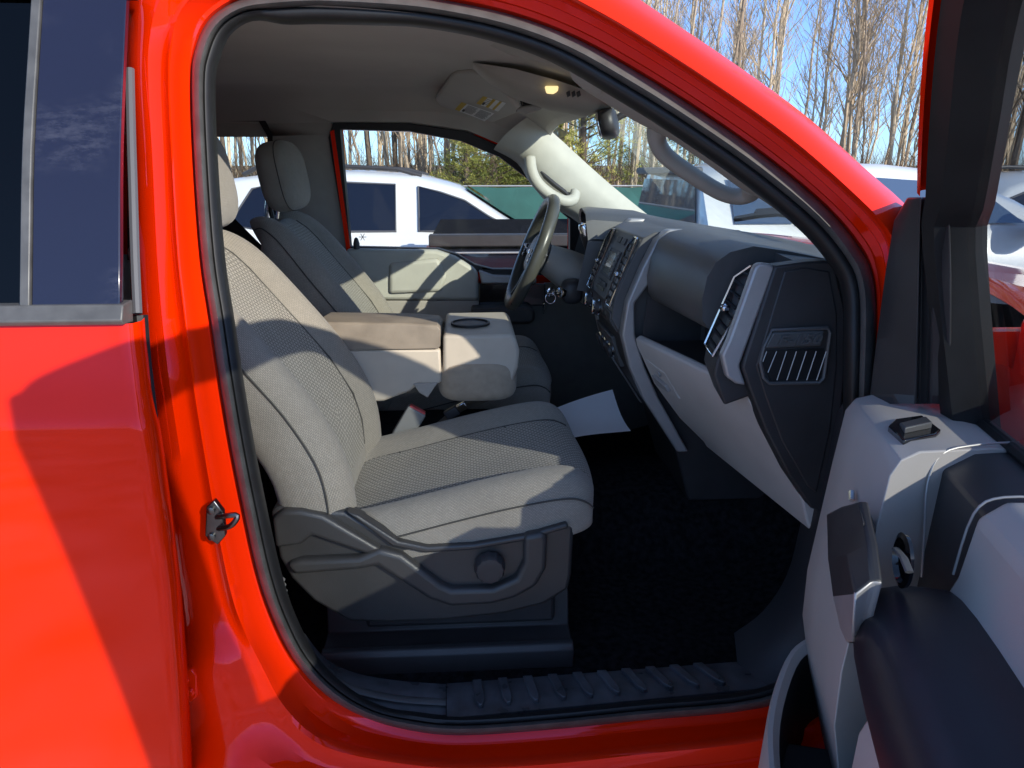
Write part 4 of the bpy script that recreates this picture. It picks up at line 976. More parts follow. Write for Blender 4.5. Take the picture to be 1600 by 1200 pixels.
# raised model lettering on the badge plate (as on the panel in the photo)
cu = bpy.data.curves.new('badge_lettering', 'FONT'); cu.body = 'F-150'; cu.size = .030; cu.extrude = .0018; cu.offset = .0009; cu.shear = .25; cu.space_character = 1.12
to = bpy.data.objects.new('badge_text_source', cu); COL.objects.link(to); dg = bpy.context.evaluated_depsgraph_get()
tm = bpy.data.meshes.new_from_object(to.evaluated_get(dg)); bpy.data.objects.remove(to)
tl2, tr2 = U(1214, 539, -.7375), U(1284, 536, -.7375)
tx = (tr2-tl2); W = max(v.co.x for v in tm.vertices)
for v in tm.vertices:
    x, y, z = v.co; p = tl2+tx*(x/W)+Vector((0, 0, y*.80))+Vector((0, -z, 0)); v.co = p
tm.name = 'badge_lettering'; tm.materials.clear(); tm.materials.append(M['dash'])
lt = bpy.data.objects.new('badge_lettering', tm); link(lt, ep)

# ------------------------------------------------------------------ steering wheel
wc = Vector((.208, .40, 1.342)); wn = Vector((-.925, 0, .38)).normalized(); we = Vector((0, 1, 0)); wu = wn.cross(we).normalized()
if wu.z < 0: wu = -wu
mb = MB(); path = [wc+.180*(math.cos(a)*we+math.sin(a)*wu) for a in [2*math.pi*k/64 for k in range(64)]]
mb.tube(path, .0205, 14, closed=True)
mlea = mat('worn_leather', (.075, .075, .065), .32, noise=.2, nscale=14, bump=.3, bscale=600, bdist=.0005, rvar=.08)
sw = build('steering_wheel', mb, mlea, TR, angle=180)
hb = MB(); hb.ellip(wc-wn*.02, (.075, .03, .07), 3, 24, 14, Matrix((we, wn, wu)).transposed()); build('wheel_hub', hb, M['dash'], sw, angle=180)
for a in (0.08, math.pi-.08, -math.pi/2-.35, -math.pi/2+.35):
    d = math.cos(a)*we+math.sin(a)*wu; mb = MB(); mb.tube([wc+d*.05-wn*.018, wc+d*.12-wn*.012, wc+d*.178], .02, 10, flat=(1, .35), radii=[.030, .024, .02]); build('wheel_spoke', mb, M['black'] if abs(a) > .2 and abs(a-math.pi) > .2 else M['silver'], sw)
em = MB(); em.ellip(wc+wn*.010, (.022, .003, .010), 2.2, 20, 8, Matrix((we, wn, wu)).transposed()); build('wheel_emblem', em, M['chrome'], sw, angle=180)
for s_ in (-1, 1):
    for k in range(3):
        mb = MB(); mb.box(wc+we*(s_*.10)+wu*(.012-k*.016)+wn*.012, (.03, .008, .012), Matrix((we, wn, wu)).transposed()); build('wheel_button', mb, M['gloss'], sw, bevel=.002)
# column
co = MB(); ca = wc-wn*.05; cb = wc-wn*.26-Vector((0, 0, .02))
co.loft([[p+r_*(math.cos(2*math.pi*k/14)*we*1.1+math.sin(2*math.pi*k/14)*wu) for k in range(14)] for p, r_ in ((ca, .05), (ca.lerp(cb, .3), .064), (ca.lerp(cb, .7), .075), (cb, .08))]); scn = build('steering_column', co, M['trim'], TR, angle=60)
# ignition switch with key (the key is a thing of its own)
ig = MB(); ic = U(884, 455, .30); ig.ellip(ic+Vector((.02, 0, 0)), (.035, .035, .04), 3, 18, 10); build('ignition_housing', ig, M['black'], scn, angle=180)
ig = MB(); ig.lathe(ic+Vector((-.012, -.02, .0)), (-.8, -.5, .1), [(.018, 0), (.018, .012), (.012, .015), (.001, .015)], 18); build('ignition_barrel', ig, M['chrome'], scn)
lv = MB(); lv.tube(smooth_path([U(935, 425, .30), U(925, 400, .27), U(915, 372, .24), U(912, 352, .235)], 4), .014, 12, radii=None); build('shift_lever', lv, M['black'], scn)
lv = MB(); lv.lathe(U(912, 352, .235), (U(912, 352, .235)-U(916, 372, .24)), [(.016, -.03), (.017, 0), (.013, .006), (.012, .004), (.001, .004)], 18); build('lever_knob', lv, M['chrome'], scn)
sa = MB(); sa.tube([wc-wn*.10+we*.05, wc-wn*.08+we*.16], .007, 8); build('turn_signal_lever', sa, M['black'], scn)
pd = MB(); pd.box((.70, .36, .74), (.03, .09, .05)); pd.tube([Vector((.70, .36, .75)), Vector((.85, .36, 1.0))], .01, 6); build('brake_pedal', pd, M['black'], TR, bevel=.005)

# ------------------------------------------------------------------ the open front door
AL = R(74); H = Vector((.80, -.96, 0)); D = Vector((-math.cos(AL), -math.sin(AL), 0)); N = Vector((-math.sin(AL), math.cos(AL), 0))
def dl(s, n, z): return H+D*s+N*n+Vector((0, 0, z))
def UD(px, py, n):
    d = ray(px, py); h = H+N*n; t = (h-CAM).dot(N)/d.dot(N); p = CAM+d*t
    return ((p-H).dot(D), n, p.z)
def ud(px, py, n): return dl(*UD(px, py, n))
LEN = 1.20
def nout(z): return interp([(.50, .02), (.62, -.02), (.9, -.035), (1.2, -.03), (1.30, -.008), (1.40, .005)], z)
# outer skin
ro = []
for z in (.50, .55, .62, .75, .9, 1.05, 1.2, 1.262, 1.285, 1.32): 
    tl_ = interp([(.5, 1.10), (.8, 1.16), (1.3, 1.20)], z)
    ro.append([dl(.0, .06, z), dl(-.004, nout(z)+.01, z), dl(.01, nout(z), z), dl(.5, nout(z)-.008, z), dl(tl_-.01, nout(z), z), dl(tl_, nout(z)+.01, z), dl(tl_-.005, .09, z)])
fd = build('front_door', MB().grid(ro), M['red'], TR, angle=50)
core = MB(); core.bridge([dl(s, n, .52) for s, n in ((.012, .03), (1.08, .03), (1.08, .09), (.012, .09))], [dl(s, n, 1.24) for s, n in ((.012, .03), (1.17, .03), (1.17, .09), (.012, .09))]); build('door_core', core, M['red'], fd)
# window frame: front post, top rail, rear post. n grows with z (tumblehome)
def nf_(z): return interp([(1.24, .035), (1.57, .135), (1.83, .235)], z)
def fr(s, z, dn=0): return dl(s, nf_(z)+dn, z)
fo = [(.05, 1.24), (.10, 1.50), (.145, 1.575), (.25, 1.69), (.35, 1.775), (.43, 1.825), (.53, 1.843), (.70, 1.848), (.88, 1.858), (1.08, 1.886), (1.146, 1.88), (1.172, 1.82), (1.20, 1.28), (1.20, 1.24)]
fi = [(.10, 1.24), (.140, 1.50), (.185, 1.555), (.285, 1.655), (.35, 1.720), (.42, 1.768), (.53, 1.785), (.70, 1.788), (.84, 1.792), (.95, 1.80), (.985, 1.785), (1.0, 1.74), (1.02, 1.28), (1.02, 1.24)]
fo2 = [(p.x, p.y) for p in smooth_path([(a, b, 0) for a, b in fo], 3)]; fi2 = [(p.x, p.y) for p in smooth_path([(a, b, 0) for a, b in fi], 3)]
rg = []
for (a, b), (c, d) in zip(fo2, fi2):
    od = Vector((a-c, b-d, 0)); od = od.normalized()*interp([(1.48, .004), (1.585, .040)], b)*interp([(.30, 1), (.75, .05)], a)
    rg.append([fr(a+od.x, b+od.y, -.030), fr(a+od.x, b+od.y, .016), fr(a+od.x*.55, b+od.y*.55, .026), fr(a+od.x*.5, b+od.y*.5, .034), fr(a, b, .040), fr(a, b, .046), fr(lerp(a, c, .4), lerp(b, d, .4), .055), fr(c, d, .048), fr(c, d, .0), fr(lerp(a, c, .7), lerp(b, d, .7), -.018)])
wf = MB(); wf.loft(rg, mf=lambda i, j: 1 if j < 4 or j == len(rg[0])-1 else 0); wfo = build('window_frame', wf, [M['rubber_dark'], M['red']], fd, angle=18)
fl_ = []
for (a, b), (c, d) in zip(fo2, fi2):
    if b > 1.56 and a < .75:
        ox, oz = (a-c)*.30, (b-d)*.30
        fl_.append([fr(a+ox*1.6, b+oz*1.6, .020), fr(a+ox, b+oz, .034), fr(a+ox*.5, b+oz*.5, .038), fr(a+ox*.2, b+oz*.2, .052), fr(lerp(a, c, .10), lerp(b, d, .10), .060), fr(lerp(a, c, .30), lerp(b, d, .30), .0595)])
build('frame_flange', MB().grid(fl_), M['red'], fd, angle=30)
gp_ = [(.10, 1.245)]+[(a, b) for a, b in fi2]+[(1.02, 1.245)]
gm = MB(); gm.tess([[fr(a, b, .010) for a, b in gp_]]); build('door_glass', gm, M['doorglass'], fd)
# glass run channel of the front post
gc = MB()
for off in (.010, .026): gc.tube([fr(c-off, d, .05-off) for c, d in fi2[:14]], .0055, 6)
build('glass_channel', gc, M['rubber'], fd).data.materials[0] = M['rubber_dark']
# sail trim triangle, built as faceted loft from the belt up
def D3(px, py, n): return ud(px, py, n)
sl = MB()
rowsS = []
for py_, L, (mx, nm), (r1, n1), nl in ((308, 1418, (1440, .205), (1482, .165), .185), (345, 1397, (1438, .205), (1482, .16), .18), (430, 1383, (1436, .20), (1484, .14), .178), (530, 1370, (1434, .195), (1484, .11), .176), (618, 1359, (1432, .19), (1484, .085), .175), (631, 1372, (1432, .185), (1482, .08), .17)):
    ne = n1-.02; R2 = r1+(52 if py_ < 600 else 30+(631-py_)*.6); nn = lambda x: lerp(nl, ne, (x-L)/(R2-L))
    cx = [L, lerp(L, mx, .5), mx, mx+3, mx+18, mx+21, r1+2]; cd = [0, .004, .004, -.004, -.004, .002, .002]
    rowsS.append([D3(L, py_, nl-.05)]+[D3(x, py_, nn(x)+d) for x, d in zip(cx, cd)]+[D3(r1+6, py_, nn(r1)-.05)])
sl.grid(rowsS); sl.poly([r for r in rowsS[0]][::-1]); build('mirror_sail_trim', sl, M['black'], fd, angle=25, bevel=.003)
# main trim panel: (n, z) section swept along s
SEC = [(.045, 1.252), (.075, 1.258), (.175, 1.262), (.200, 1.254), (.212, 1.235), (.220, 1.15), (.228, 1.05), (.236, .95), (.234, .86), (.215, .77), (.19, .68), (.16, .56), (.155, .53), (.08, .53)]
pr_ = []
send = lambda n: interp([(.03, .187), (.155, .238), (.235, .285)], n)
for s in (.0, .004, .02, .10, .15, 1):
    k = 1 if s > .004 else (0.75 if s == 0 else .97)
    pr_.append([dl(s if s < 1 else send(n), .045+(n-.045)*k, z-(.02 if (s == 0 and z > 1.0) else 0)) for n, z in SEC])
tp = MB(); tp.loft(pr_); build('trim_panel', tp, M['ltgrey'], fd, angle=40, bevel=.006)
# panel behind the scoop: recessed dark area and the rear light panel
SEC2 = [(.045, 1.250), (.10, 1.252), (.140, 1.235), (.145, 1.10), (.15, .9), (.175, .80), (.17, .68), (.15, .56), (.08, .53)]
tp = MB(); tp.loft([[dl(s, n, z) for n, z in SEC2] for s in (.18, .30, .44, .62)]); build('scoop_panel', tp, M['gloss'], fd, angle=40, bevel=.004).data.materials[0] = M['black']
SEC3 = [(.045, 1.252), (.08, 1.262), (.125, 1.258), (.150, 1.235), (.158, 1.16), (.21, 1.0), (.232, .93), (.234, .86), (.215, .77), (.19, .68), (.16, .56), (.08, .53)]
tp = MB(); tp.loft([[dl(s+(.10 if z > 1.0 and s < .5 else 0)*0, n, z) for n, z in SEC3] for s in (.37, .385, .50, .85, 1.12)]); build('rear_trim_panel', tp, M['ltgrey'], fd, angle=40, bevel=.008)
tp = MB(); tp.tube(smooth_path([dl(.187, .04, 1.262), dl(.215, .10, 1.264), dl(.236, .145, 1.256), dl(.25, .160, 1.22), dl(.262, .158, 1.16), dl(.274, .156, 1.10)], 4), .0016, 8); build('chrome_strip', tp, M['silver'], fd)
tp = MB(); tp.tube(smooth_path([dl(.366, .06, 1.262), dl(.366, .125, 1.259), dl(.366, .151, 1.236), dl(.368, .160, 1.16)], 4), .0015, 8); build('chrome_strip', tp, M['silver'], fd)
# armrest
am = MB(); rg = []
for s, zt4, nn, hh in ((.345, 1.115, .225, .03), (.352, 1.130, .245, .055), (.375, 1.148, .262, .08), (.43, 1.156, .276, .10), (.55, 1.156, .285, .11), (.80, 1.15, .285, .12), (1.02, 1.14, .27, .12)):
    rg.append([dl(s, .10, zt4-.004), dl(s, .18, zt4), dl(s, nn-.035, zt4-.002), dl(s, nn-.010, zt4-.014), dl(s, nn, zt4-.04), dl(s, nn-.006, zt4-hh), dl(s, nn-.05, zt4-hh-.03), dl(s, .10, zt4-hh-.03)])
am.loft(rg); build('armrest', am, mat('armrest_skin', (.025, .022, .03), .38, bump=.35, bscale=900, bdist=.0005, noise=.1, spec=.5), fd, angle=70, sub=1)
# pull handle: bevelled bar standing off the panel
ph = MB(); HR = [((1291,803,.258),(1311,793,.268),(1343,783,.258)), ((1292,830,.262),(1315,826,.272),(1349,812,.262)), ((1293,872,.268),(1323,868,.28),(1357,850,.265)), ((1301,932,.276),(1335,928,.288),(1364,908,.268)), ((1312,982,.276),(1333,972,.286),(1352,952,.27)), ((1322,1004,.268),(1332,1004,.272),(1344,1000,.262))]
rg = [[ud(*a), ud(*b), ud(*c), ud(c[0], c[1], c[2])-N*.010, ud(a[0], a[1], a[2])-N*.022] for a, b, c in HR]
ph.loft(rg, mf=lambda i, j: 1 if i >= 3 else 0); pho = build('pull_handle', ph, [M['black'], M['silver']], fd, angle=25, bevel=.003)
ph = MB(); ph.bridge([ud(1340,784,.26), ud(1350,818,.265), ud(1346,838,.262), ud(1336,800,.26)], [ud(1362,806,.222), ud(1370,826,.222), ud(1364,850,.222), ud(1352,822,.222)]); build('handle_foot', ph, M['black'], fd, bevel=.003)
# release lever + bezel
rl = MB(); c_ = dl(*UD(1405, 875, .225)); rl.lathe(c_-N*.006, N, [(.03, 0), (.031, .004), (.025, .006), (.023, .0), (.001, -.002)], 24); build('release_bezel', rl, M['gloss'], fd)
rl = MB(); rl.tube([dl(*UD(1400, 858, .232)), dl(*UD(1412, 872, .236)), dl(*UD(1421, 894, .234))], .0035, 8, flat=(1.3, .7)); build('release_lever', rl, M['dash'], fd)
# window switch on the ledge
zl = 1.2625
sw_ = [UZ(a, b, zl) for a, b in ((1388,668),(1398,657),(1440,651),(1470,674),(1462,681),(1412,691))]
s_ = MB(); s_.prism([p+Vector((0, 0, .003)) for p in sw_], (0, 0, -.012)); swo = build('switch_bezel', s_, M['gloss'], fd, bevel=.002)
s_ = MB(); q = [UZ(a, b, zl) for a, b in ((1404,667),(1446,656),(1455,672),(1412,681))]; s_.bridge([p+Vector((0, 0, .002)) for p in q], [q[0]+Vector((0, 0, .006)), q[1]+Vector((0, 0, .006)), q[2]+Vector((0, 0, .012)), q[3]+Vector((0, 0, .012))]); build('window_switch', s_, M['dash'], fd, bevel=.002)
ls = MB(); ls.tube([dl(.10, .048, 1.256), dl(.6, .048, 1.256), dl(1.15, .048, 1.256)], .010, 8); build('glass_seal', ls, M['rubber_dark'], fd)
lv = MB(); lv.tube([dl(*UD(1331, 768, .226)), dl(*UD(1331, 782, .228))], .004, 6); build('panel_clip', lv, M['chrome'], fd)
# map pocket at the bottom: bowl-shaped bin
pc_ = smooth_path([(-.02,.19,0),(.0,.222,0),(.06,.262,0),(.2,.306,0),(.34,.320,0),(.6,.322,0),(1.05,.30,0)], 4)
def pin(k, d):
    a = pc_[max(k-1, 0)]; b = pc_[min(k+1, len(pc_)-1)]; t = (b-a).normalized(); return pc_[k]+Vector((t.y, -t.x, 0))*d
pk = MB(); rg = []; rl_ = []
for k, p in enumerate(pc_):
    zr = .80-.012*min(1, p.x/.5); q = pin(k, .010); q2 = pin(k, .020); q3 = pin(k, .026); o_ = pin(k, -.006)
    rg.append([dl(q3.x, q3.y-.02, .50), dl(p.x, p.y-.015, .53), dl(o_.x, o_.y, .62), dl(p.x, p.y, zr-.01), dl(p.x+(q.x-p.x)*.3, lerp(p.y, q.y, .3), zr), dl(q.x, q.y, zr), dl(q2.x, q2.y, zr-.012)])
    rl_.append([dl(q2.x, q2.y, zr-.013), dl(q3.x, q3.y, .70), dl(q3.x, q3.y-.01, .585), dl(q3.x+.02, .15, .575)])
po = build('door_pocket', pk.grid(rg), M['ltgrey'], fd, angle=50)
build('pocket_liner', MB().grid(rl_), M['rubber_dark'], fd, angle=50)
pk = MB(); pk.bridge([dl(s_, n, .66) for s_, n in ((.10, .16), (.10, .262), (.20, .285), (.34, .298), (.34, .16))], [dl(s_, n, .60) for s_, n in ((.10, .16), (.10, .262), (.20, .285), (.34, .298), (.34, .16))]); build('pocket_step', pk, M['black'], fd, bevel=.006)
# door mirror on the outside
mr = MB(); mr.ellip(dl(.16, -.22, 1.36), (.10, .10, .13), 3.4, 24, 14, Matrix((D, N, Vector((0, 0, 1)))).transposed()); mr.tube([dl(.10, -.02, 1.28), dl(.14, -.14, 1.29)], .035, 10, flat=(1, .7)); build('side_mirror', mr, M['black'], fd, angle=60)
hd = MB(); hd.tube(smooth_path([dl(1.05, nout(1.1)-.012, 1.12), dl(1.03, nout(1.1)-.045, 1.12), dl(.90, nout(1.1)-.05, 1.12), dl(.88, nout(1.1)-.012, 1.12)], 4), .013, 8); build('outer_handle', hd, M['red'], fd)

# ================================================================== LOOSE THINGS
pm = MB(); c4 = [U(848,646,.16), U(957,609,.16), U(986,671,-.05), U(888,688,-.05)]
rws = []
for i in range(7):
    v = i/6; rws.append([c4[0].lerp(c4[1], u/8).lerp(c4[3].lerp(c4[2], u/8), v)+Vector((0, 0, -.018*math.sin(math.pi*v)+.006*math.sin(3*u/8+v))) for u in range(9)])
pp = build('paper_sheet', MB().grid(rws), M['paper'], None, angle=180); tag(pp, 'white sheet of paper lying on the floor hump between the seats', 'paper')
km = MB(); kx = Vector((-.8, -.5, .1)).normalized(); k0 = ic+Vector((-.012, -.02, 0))+kx*.012
km.tube([k0, k0+kx*.028], .006, 8, flat=(1, .4)); kc2 = k0+kx*.038; km.tube([kc2+.012*Vector((math.sin(a)*kx.x, math.sin(a)*kx.y, math.cos(a))) for a in [2*math.pi*j/16 for j in range(16)]], .004, 6, closed=True)
ko = build('ignition_key', km, M['chrome'], None); tag(ko, 'metal key standing in the ignition beside the steering wheel', 'key')
ring = MB(); ring.tube([kc2+Vector((0, 0, -.02))+.016*Vector((math.cos(a), 0, math.sin(a))) for a in [2*math.pi*j/20 for j in range(20)]], .0012, 5, closed=True); build('key_ring', ring, M['chrome'], ko)

# ================================================================== SURROUNDINGS
# ground
ma = mat('asphalt', (.42, .385, .34), .92, noise=.55, nscale=2.2, bump=.7, bscale=120, bdist=.006, spec=.2)
gm = MB(); gm.grid([[Vector((x, y, 0)) for x in (-300, -40, 40, 300)] for y in (-300, -40, 16.4, 16.5)]); struct(build('parking_lot', gm, ma))
gm = MB(); nx_ = 60
gm.grid([[Vector((lerp(-300, 300, i/nx_), y, 0.0 if y < 17 else .15+.5*random.random()*(1 if y > 30 else .2)+max(0, (y-24))*.012)) for i in range(nx_+1)] for y in (16.5, 17.5, 21, 26, 34, 50, 90, 300)]); struct(build('woodland_floor', gm, M['grass'], angle=180))

# ---- generic crossover / pickup built in local space (nose along +x, origin on the ground at the centre)
def car_body(mb, prof_low, W, mi=0):
    pass
def make_suv(name, label, cat, paint, loc, rz, L=4.7, Hh=1.66, group=None):
    root = thing(name, label, cat, loc, rz, group); x0 = -L/2; hw = .93
    st_ = [(0, .62, .80), (.03, .48, .98), (.12, .36, 1.06), (.55, .30, 1.10), (1.2, .28, 1.09), (2.4, .28, 1.06), (3.2, .28, 1.03), (3.55, .29, 1.01), (4.2, .32, .93), (4.52, .38, .84), (4.66, .48, .72), (4.7, .56, .66)]
    k = L/4.7; rg = []
    for x, zb, zt_ in st_:
        w = hw*(1-.10*max(0, (x-3.9)/.8)**2-.08*max(0, (.35-x)/.35)**2)
        rg.append([Vector((x0+x*k, y*w, z)) for y, z in ((-.9, zb), (-.99, zb+.10), (-1.0, lerp(zb, zt_, .55)), (-.975, zt_-.06), (-.92, zt_), (0, zt_+.03), (.92, zt_), (.975, zt_-.06), (1.0, lerp(zb, zt_, .55)), (.99, zb+.10), (.9, zb))])
    build('body', MB().loft(rg), paint, root, angle=40, local=True)
    # greenhouse
    gh = [(.18, 1.06, 1.10), (.35, 1.06, 1.45), (.62, 1.06, Hh-.05), (1.2, 1.06, Hh), (1.9, 1.05, Hh+.005), (2.5, 1.04, Hh-.03), (2.95, 1.02, Hh-.13), (3.4, 1.0, Hh-.38), (3.72, .98, 1.04)]
    rg = []
    for x, zb, zt_ in gh:
        f = (zt_-1.02)/(Hh-1.02); wt = lerp(.88, .70, max(0, f)); wb = .885
        rg.append([Vector((x0+x*k, y, z)) for y, z in ((-wb, zb-.03), (-lerp(wb, wt, .9), lerp(zb, zt_, .9)), (-wt+.06, zt_), (0, zt_+.02), (wt-.06, zt_), (lerp(wb, wt, .9), lerp(zb, zt_, .9)), (wb, zb-.03))])
    build('cabin', MB().loft(rg), paint, root, angle=45, local=True)
    def side(x, z, sgn, off): return Vector((x0+x*k, sgn*(lerp(.885, .70, max(0, (z-1.02)/(Hh-1.02))*.92)+off), z))
    def top(x): return interp([(a, c) for a, b, c in gh], x)-.085
    for sgn in (-1, 1):
        for xs_, nm in (((.50, .80, .98), 0), ((1.10, 1.7, 2.28), 1), ((2.52, 2.75, 3.0, 3.25, 3.50), 2)):
            P = [side(x, 1.075, sgn, .006) for x in xs_]+[side(x, max(top(x), 1.09), sgn, .004) for x in xs_[::-1]]
            if nm == 0: P = [side(.58, 1.14, sgn, .006), side(.98, 1.075, sgn, .006), side(.98, top(.98), sgn, .004), side(.82, top(.8)-.02, sgn, .004)]
            w = MB().poly(P); wo_ = build('side_window', w, M['carglass'], root, local=True)
            w = MB().tube(P, .010, 5, closed=True); build('window_seal', w, M['cargrey'], root, local=True)
        m_ = MB(); m_.ellip(Vector((x0+3.25*k, sgn*1.03, 1.09)), (.09, .10, .07), 3); build('wing_mirror', m_, M['black'], root, local=True)
        m_ = MB(); m_.tube([Vector((x0+x*k, sgn*.62, z)) for x, z in ((.7, Hh-.02), (.85, Hh+.045), (1.6, Hh+.06), (2.3, Hh+.03), (2.55, Hh-.03))], .02, 8); build('roof_rail', m_, M['black'], root, local=True)
        for wx_ in (.85, 3.75):
            m_ = MB(); m_.lathe(Vector((x0+wx_*k, sgn*.70, .36)), (0, sgn, 0), [(.22, 0), (.34, .01), (.36, .04), (.36, .2), (.33, .235), (.24, .24)], 28); build('wheel', m_, M['tyre'], root, local=True)
            m_ = MB(); m_.lathe(Vector((x0+wx_*k, sgn*.70, .36)), (0, sgn, 0), [(.24, .22), (.23, .245), (.05, .225), (.01, .25)], 20); build('rim', m_, M['silver'], root, local=True)
        m_ = MB()
        for hx in (1.25, 2.2): m_.tube([side(hx, .93, sgn, .06), side(hx+.22, .93, sgn, .06)], .012, 6)
        build('door_handle', m_, paint, root, local=True)
        m_ = MB(); m_.prism([Vector((x0+x*k, sgn*y*hw, z)) for x, y, z in ((4.35, .97, .78), (4.62, .90, .72), (4.60, .90, .66), (4.36, .975, .70))], (0, sgn*.01, 0)); build('headlight', m_, M['chrome'], root, local=True)
    m_ = MB(); m_.poly([Vector((x0+x*k, y, z)) for x, y, z in ((3.02, -.58, Hh-.15), (3.02, .58, Hh-.15), (3.70, .74, 1.06), (3.70, -.74, 1.06))]).xf(lambda p: p+Vector((.012, 0, .016))); build('front_glass', m_, M['carglass'], root, local=True)
    m_ = MB(); m_.poly([Vector((x0+x*k, y, z)) for x, y, z in ((.24, -.66, 1.14), (.24, .66, 1.14), (.44, .58, 1.52), (.44, -.58, 1.52))]).xf(lambda p: p+Vector((-.022, 0, .01))); build('rear_glass', m_, M['carglass'], root, local=True)
    return root
suv = make_suv('parked_suv', 'white crossover parked beyond the black pickup, seen through the far side window', 'suv', M['white'], (-.59, 5.55, 0), 0, 4.1, 1.585, 'white cars parked around the lot')
def suv_copy(loc, rz, label, s=1.0): return copy_thing(suv, loc, rz, s, label)
suv_copy((5.9, 5.9, 0), R(186), 'white suv right of the open door, its dark side windows seen through the door glass', 1.0)
suv_copy((6.2, 10.5, 0), R(255), 'white suv seen above the red fender, just left of the open door frame', 1.02)

def make_pickup(loc, rz):
    root = thing('parked_pickup', 'pickup with a dark covered bed and low white cab parked next to the red truck', 'pickup truck', loc, rz)
    hw = .98
    # origin at the tailgate; nose along +x
    bx = MB(); bx.loft([[Vector((x, y*hw, z)) for y, z in ((-.95, .5), (-1, .75), (-1, 1.02), (-.985, 1.15), (-.95, 1.175), (.95, 1.175), (.985, 1.15), (1, 1.02), (1, .75), (.95, .5))] for x in (0, .04, 1.60, 1.64)]); build('cargo_bed', bx, M['navy'], root, bevel=.02, local=True)
    bx = MB(); bx.box((.82, 0, 1.195), (1.62, 1.80, .03)); build('bed_cover', bx, M['carpet'], root, bevel=.01, local=True)
    for sgn in (-1,):
        bx = MB(); bx.box((.82, sgn*.945, 1.205), (1.62, .10, .07)); build('bed_rail', bx, M['black'], root, bevel=.008, local=True)
        bx = MB(); bx.tube([Vector((.08, sgn*.992, 1.135)), Vector((1.6, sgn*.992, 1.135))], .006, 6); build('bed_moulding', bx, M['silver'], root, local=True)
    ca_ = [(1.66, 1.20, 1.22, .90, .90), (1.70, .5, 1.57, .98, .74), (1.95, .45, 1.635, .98, .72), (2.9, .45, 1.64, .98, .72), (3.3, .45, 1.60, .98, .72), (3.75, .45, 1.42, .98, .82), (4.1, .45, 1.22, .98, .92)]
    rg = []
    for x, zb, zt_, wb, wt in ca_:
        zb2 = 1.24 if zt_ > 1.3 else zt_-.02
        rg.append([Vector((x, y, z)) for y, z in ((-wb*.97, zb), (-wb, min(.9, zt_-.1)), (-wb*.97, zb2), (-wt, zt_-.05), (-wt+.08, zt_), (0, zt_+.02), (wt-.08, zt_), (wt, zt_-.05), (wb*.97, zb2), (wb, min(.9, zt_-.1)), (wb*.97, zb))])
    build('cab', MB().loft(rg), M['white'], root, angle=40, local=True)
    hd_ = MB(); hd_.loft([[Vector((x, y*hw, z)) for y, z in ((-.97, .45), (-1, .8), (-.98, zt_-.06), (-.9, zt_), (0, zt_+.03), (.9, zt_), (.98, zt_-.06), (1, .8), (.97, .45))] for x, zt_ in ((4.05, 1.27), (4.6, 1.25), (5.1, 1.18), (5.25, 1.05))]); build('hood', hd_, M['navy'], root, angle=40, local=True)
    bx = MB(); bx.poly([Vector((1.672, y, z)) for y, z in ((-.80, 1.27), (.80, 1.27), (.66, 1.54), (-.66, 1.54))]).xf(lambda p: p+Vector((-.012+(p.z-1.3)*.07, 0, 0))); build('back_glass', bx, M['skyglass'], root, local=True)
    bx = MB(); bx.box((1.67, 0, 1.60), (.16, 1.2, .05)); build('brake_lamp', bx, M['cargrey'], root, bevel=.015, local=True)
    def sd(x, z, sgn, o): return Vector((x, sgn*(lerp(.955, .735, (z-1.24)/.35)+o), z))
    for sgn in (-1, 1):
        for xs_ in ((1.86, 2.22), (2.36, 2.72), (2.80, 3.42)):
            xa, xb = xs_; zt2 = 1.555 if xb < 3 else 1.52
            P = [sd(xa, 1.29, sgn, .006), sd(xb+(.28 if xb > 3 else 0), 1.29, sgn, .006), sd(xb, zt2, sgn, .008), sd(xa, 1.56, sgn, .008)]
            build('side_window', MB().poly(P), M['skyglass'], root, local=True)
        for xa, xb in ((2.24, 2.34), (2.735, 2.785)):
            P = [sd(xa, 1.28, sgn, .008), sd(xb, 1.28, sgn, .008), sd(xb, 1.57, sgn, .010), sd(xa, 1.57, sgn, .010)]
            build('pillar_cover', MB().poly(P), M['white'], root, local=True)
        for wx_ in (.75, 4.4):
            m_ = MB(); m_.lathe(Vector((wx_, sgn*.74, .40)), (0, sgn, 0), [(.24, 0), (.38, .01), (.40, .04), (.40, .2), (.37, .245), (.26, .25)], 28); build('wheel', m_, M['tyre'], root, local=True)
        m_ = MB(); m_.ellip(Vector((3.75, sgn*1.10, 1.32)), (.09, .12, .11), 3); build('wing_mirror', m_, M['black'], root, local=True)
        m_ = MB(); m_.box((.02, sgn*.93, 1.0), (.06, .12, .34)); build('tail_light', m_, M['redbtn'], root, bevel=.01, local=True)
    return root
make_pickup((-.24, 3.30, 0), 0)

# ---- fence with a green privacy screen
fen = thing('screened_fence', 'low chain link fence covered with green privacy screen at the edge of the lot', 'fence', (0, 15.8, 0))
fx0, fx1 = -16, 26
m_ = MB(); rows_ = []
for z in (.05, .6, 1.22): rows_.append([Vector((lerp(fx0, fx1, i/80), .03*math.sin(i*1.3+z)+.02*random.random(), z+(.012*math.sin(i*2.1) if z > 1 else 0))) for i in range(81)])
scr = mat('green_screen_cloth', (.03, .11, .095), .85, noise=.15, nscale=2, bump=.4, bscale=120)
build('privacy_screen', m_.grid(rows_), scr, fen, local=True)
m_ = MB()
for i in range(15):
    x = lerp(fx0, fx1, i/14); p = MB().tube([Vector((x, .08, 0)), Vector((x, .08, 1.34))], .03, 8); build('fence_post', p, M['silver'], fen, local=True)
p = MB().tube([Vector((fx0, .06, 1.25)), Vector((fx1, .06, 1.25))], .02, 8); build('top_rail', p, M['silver'], fen, local=True)

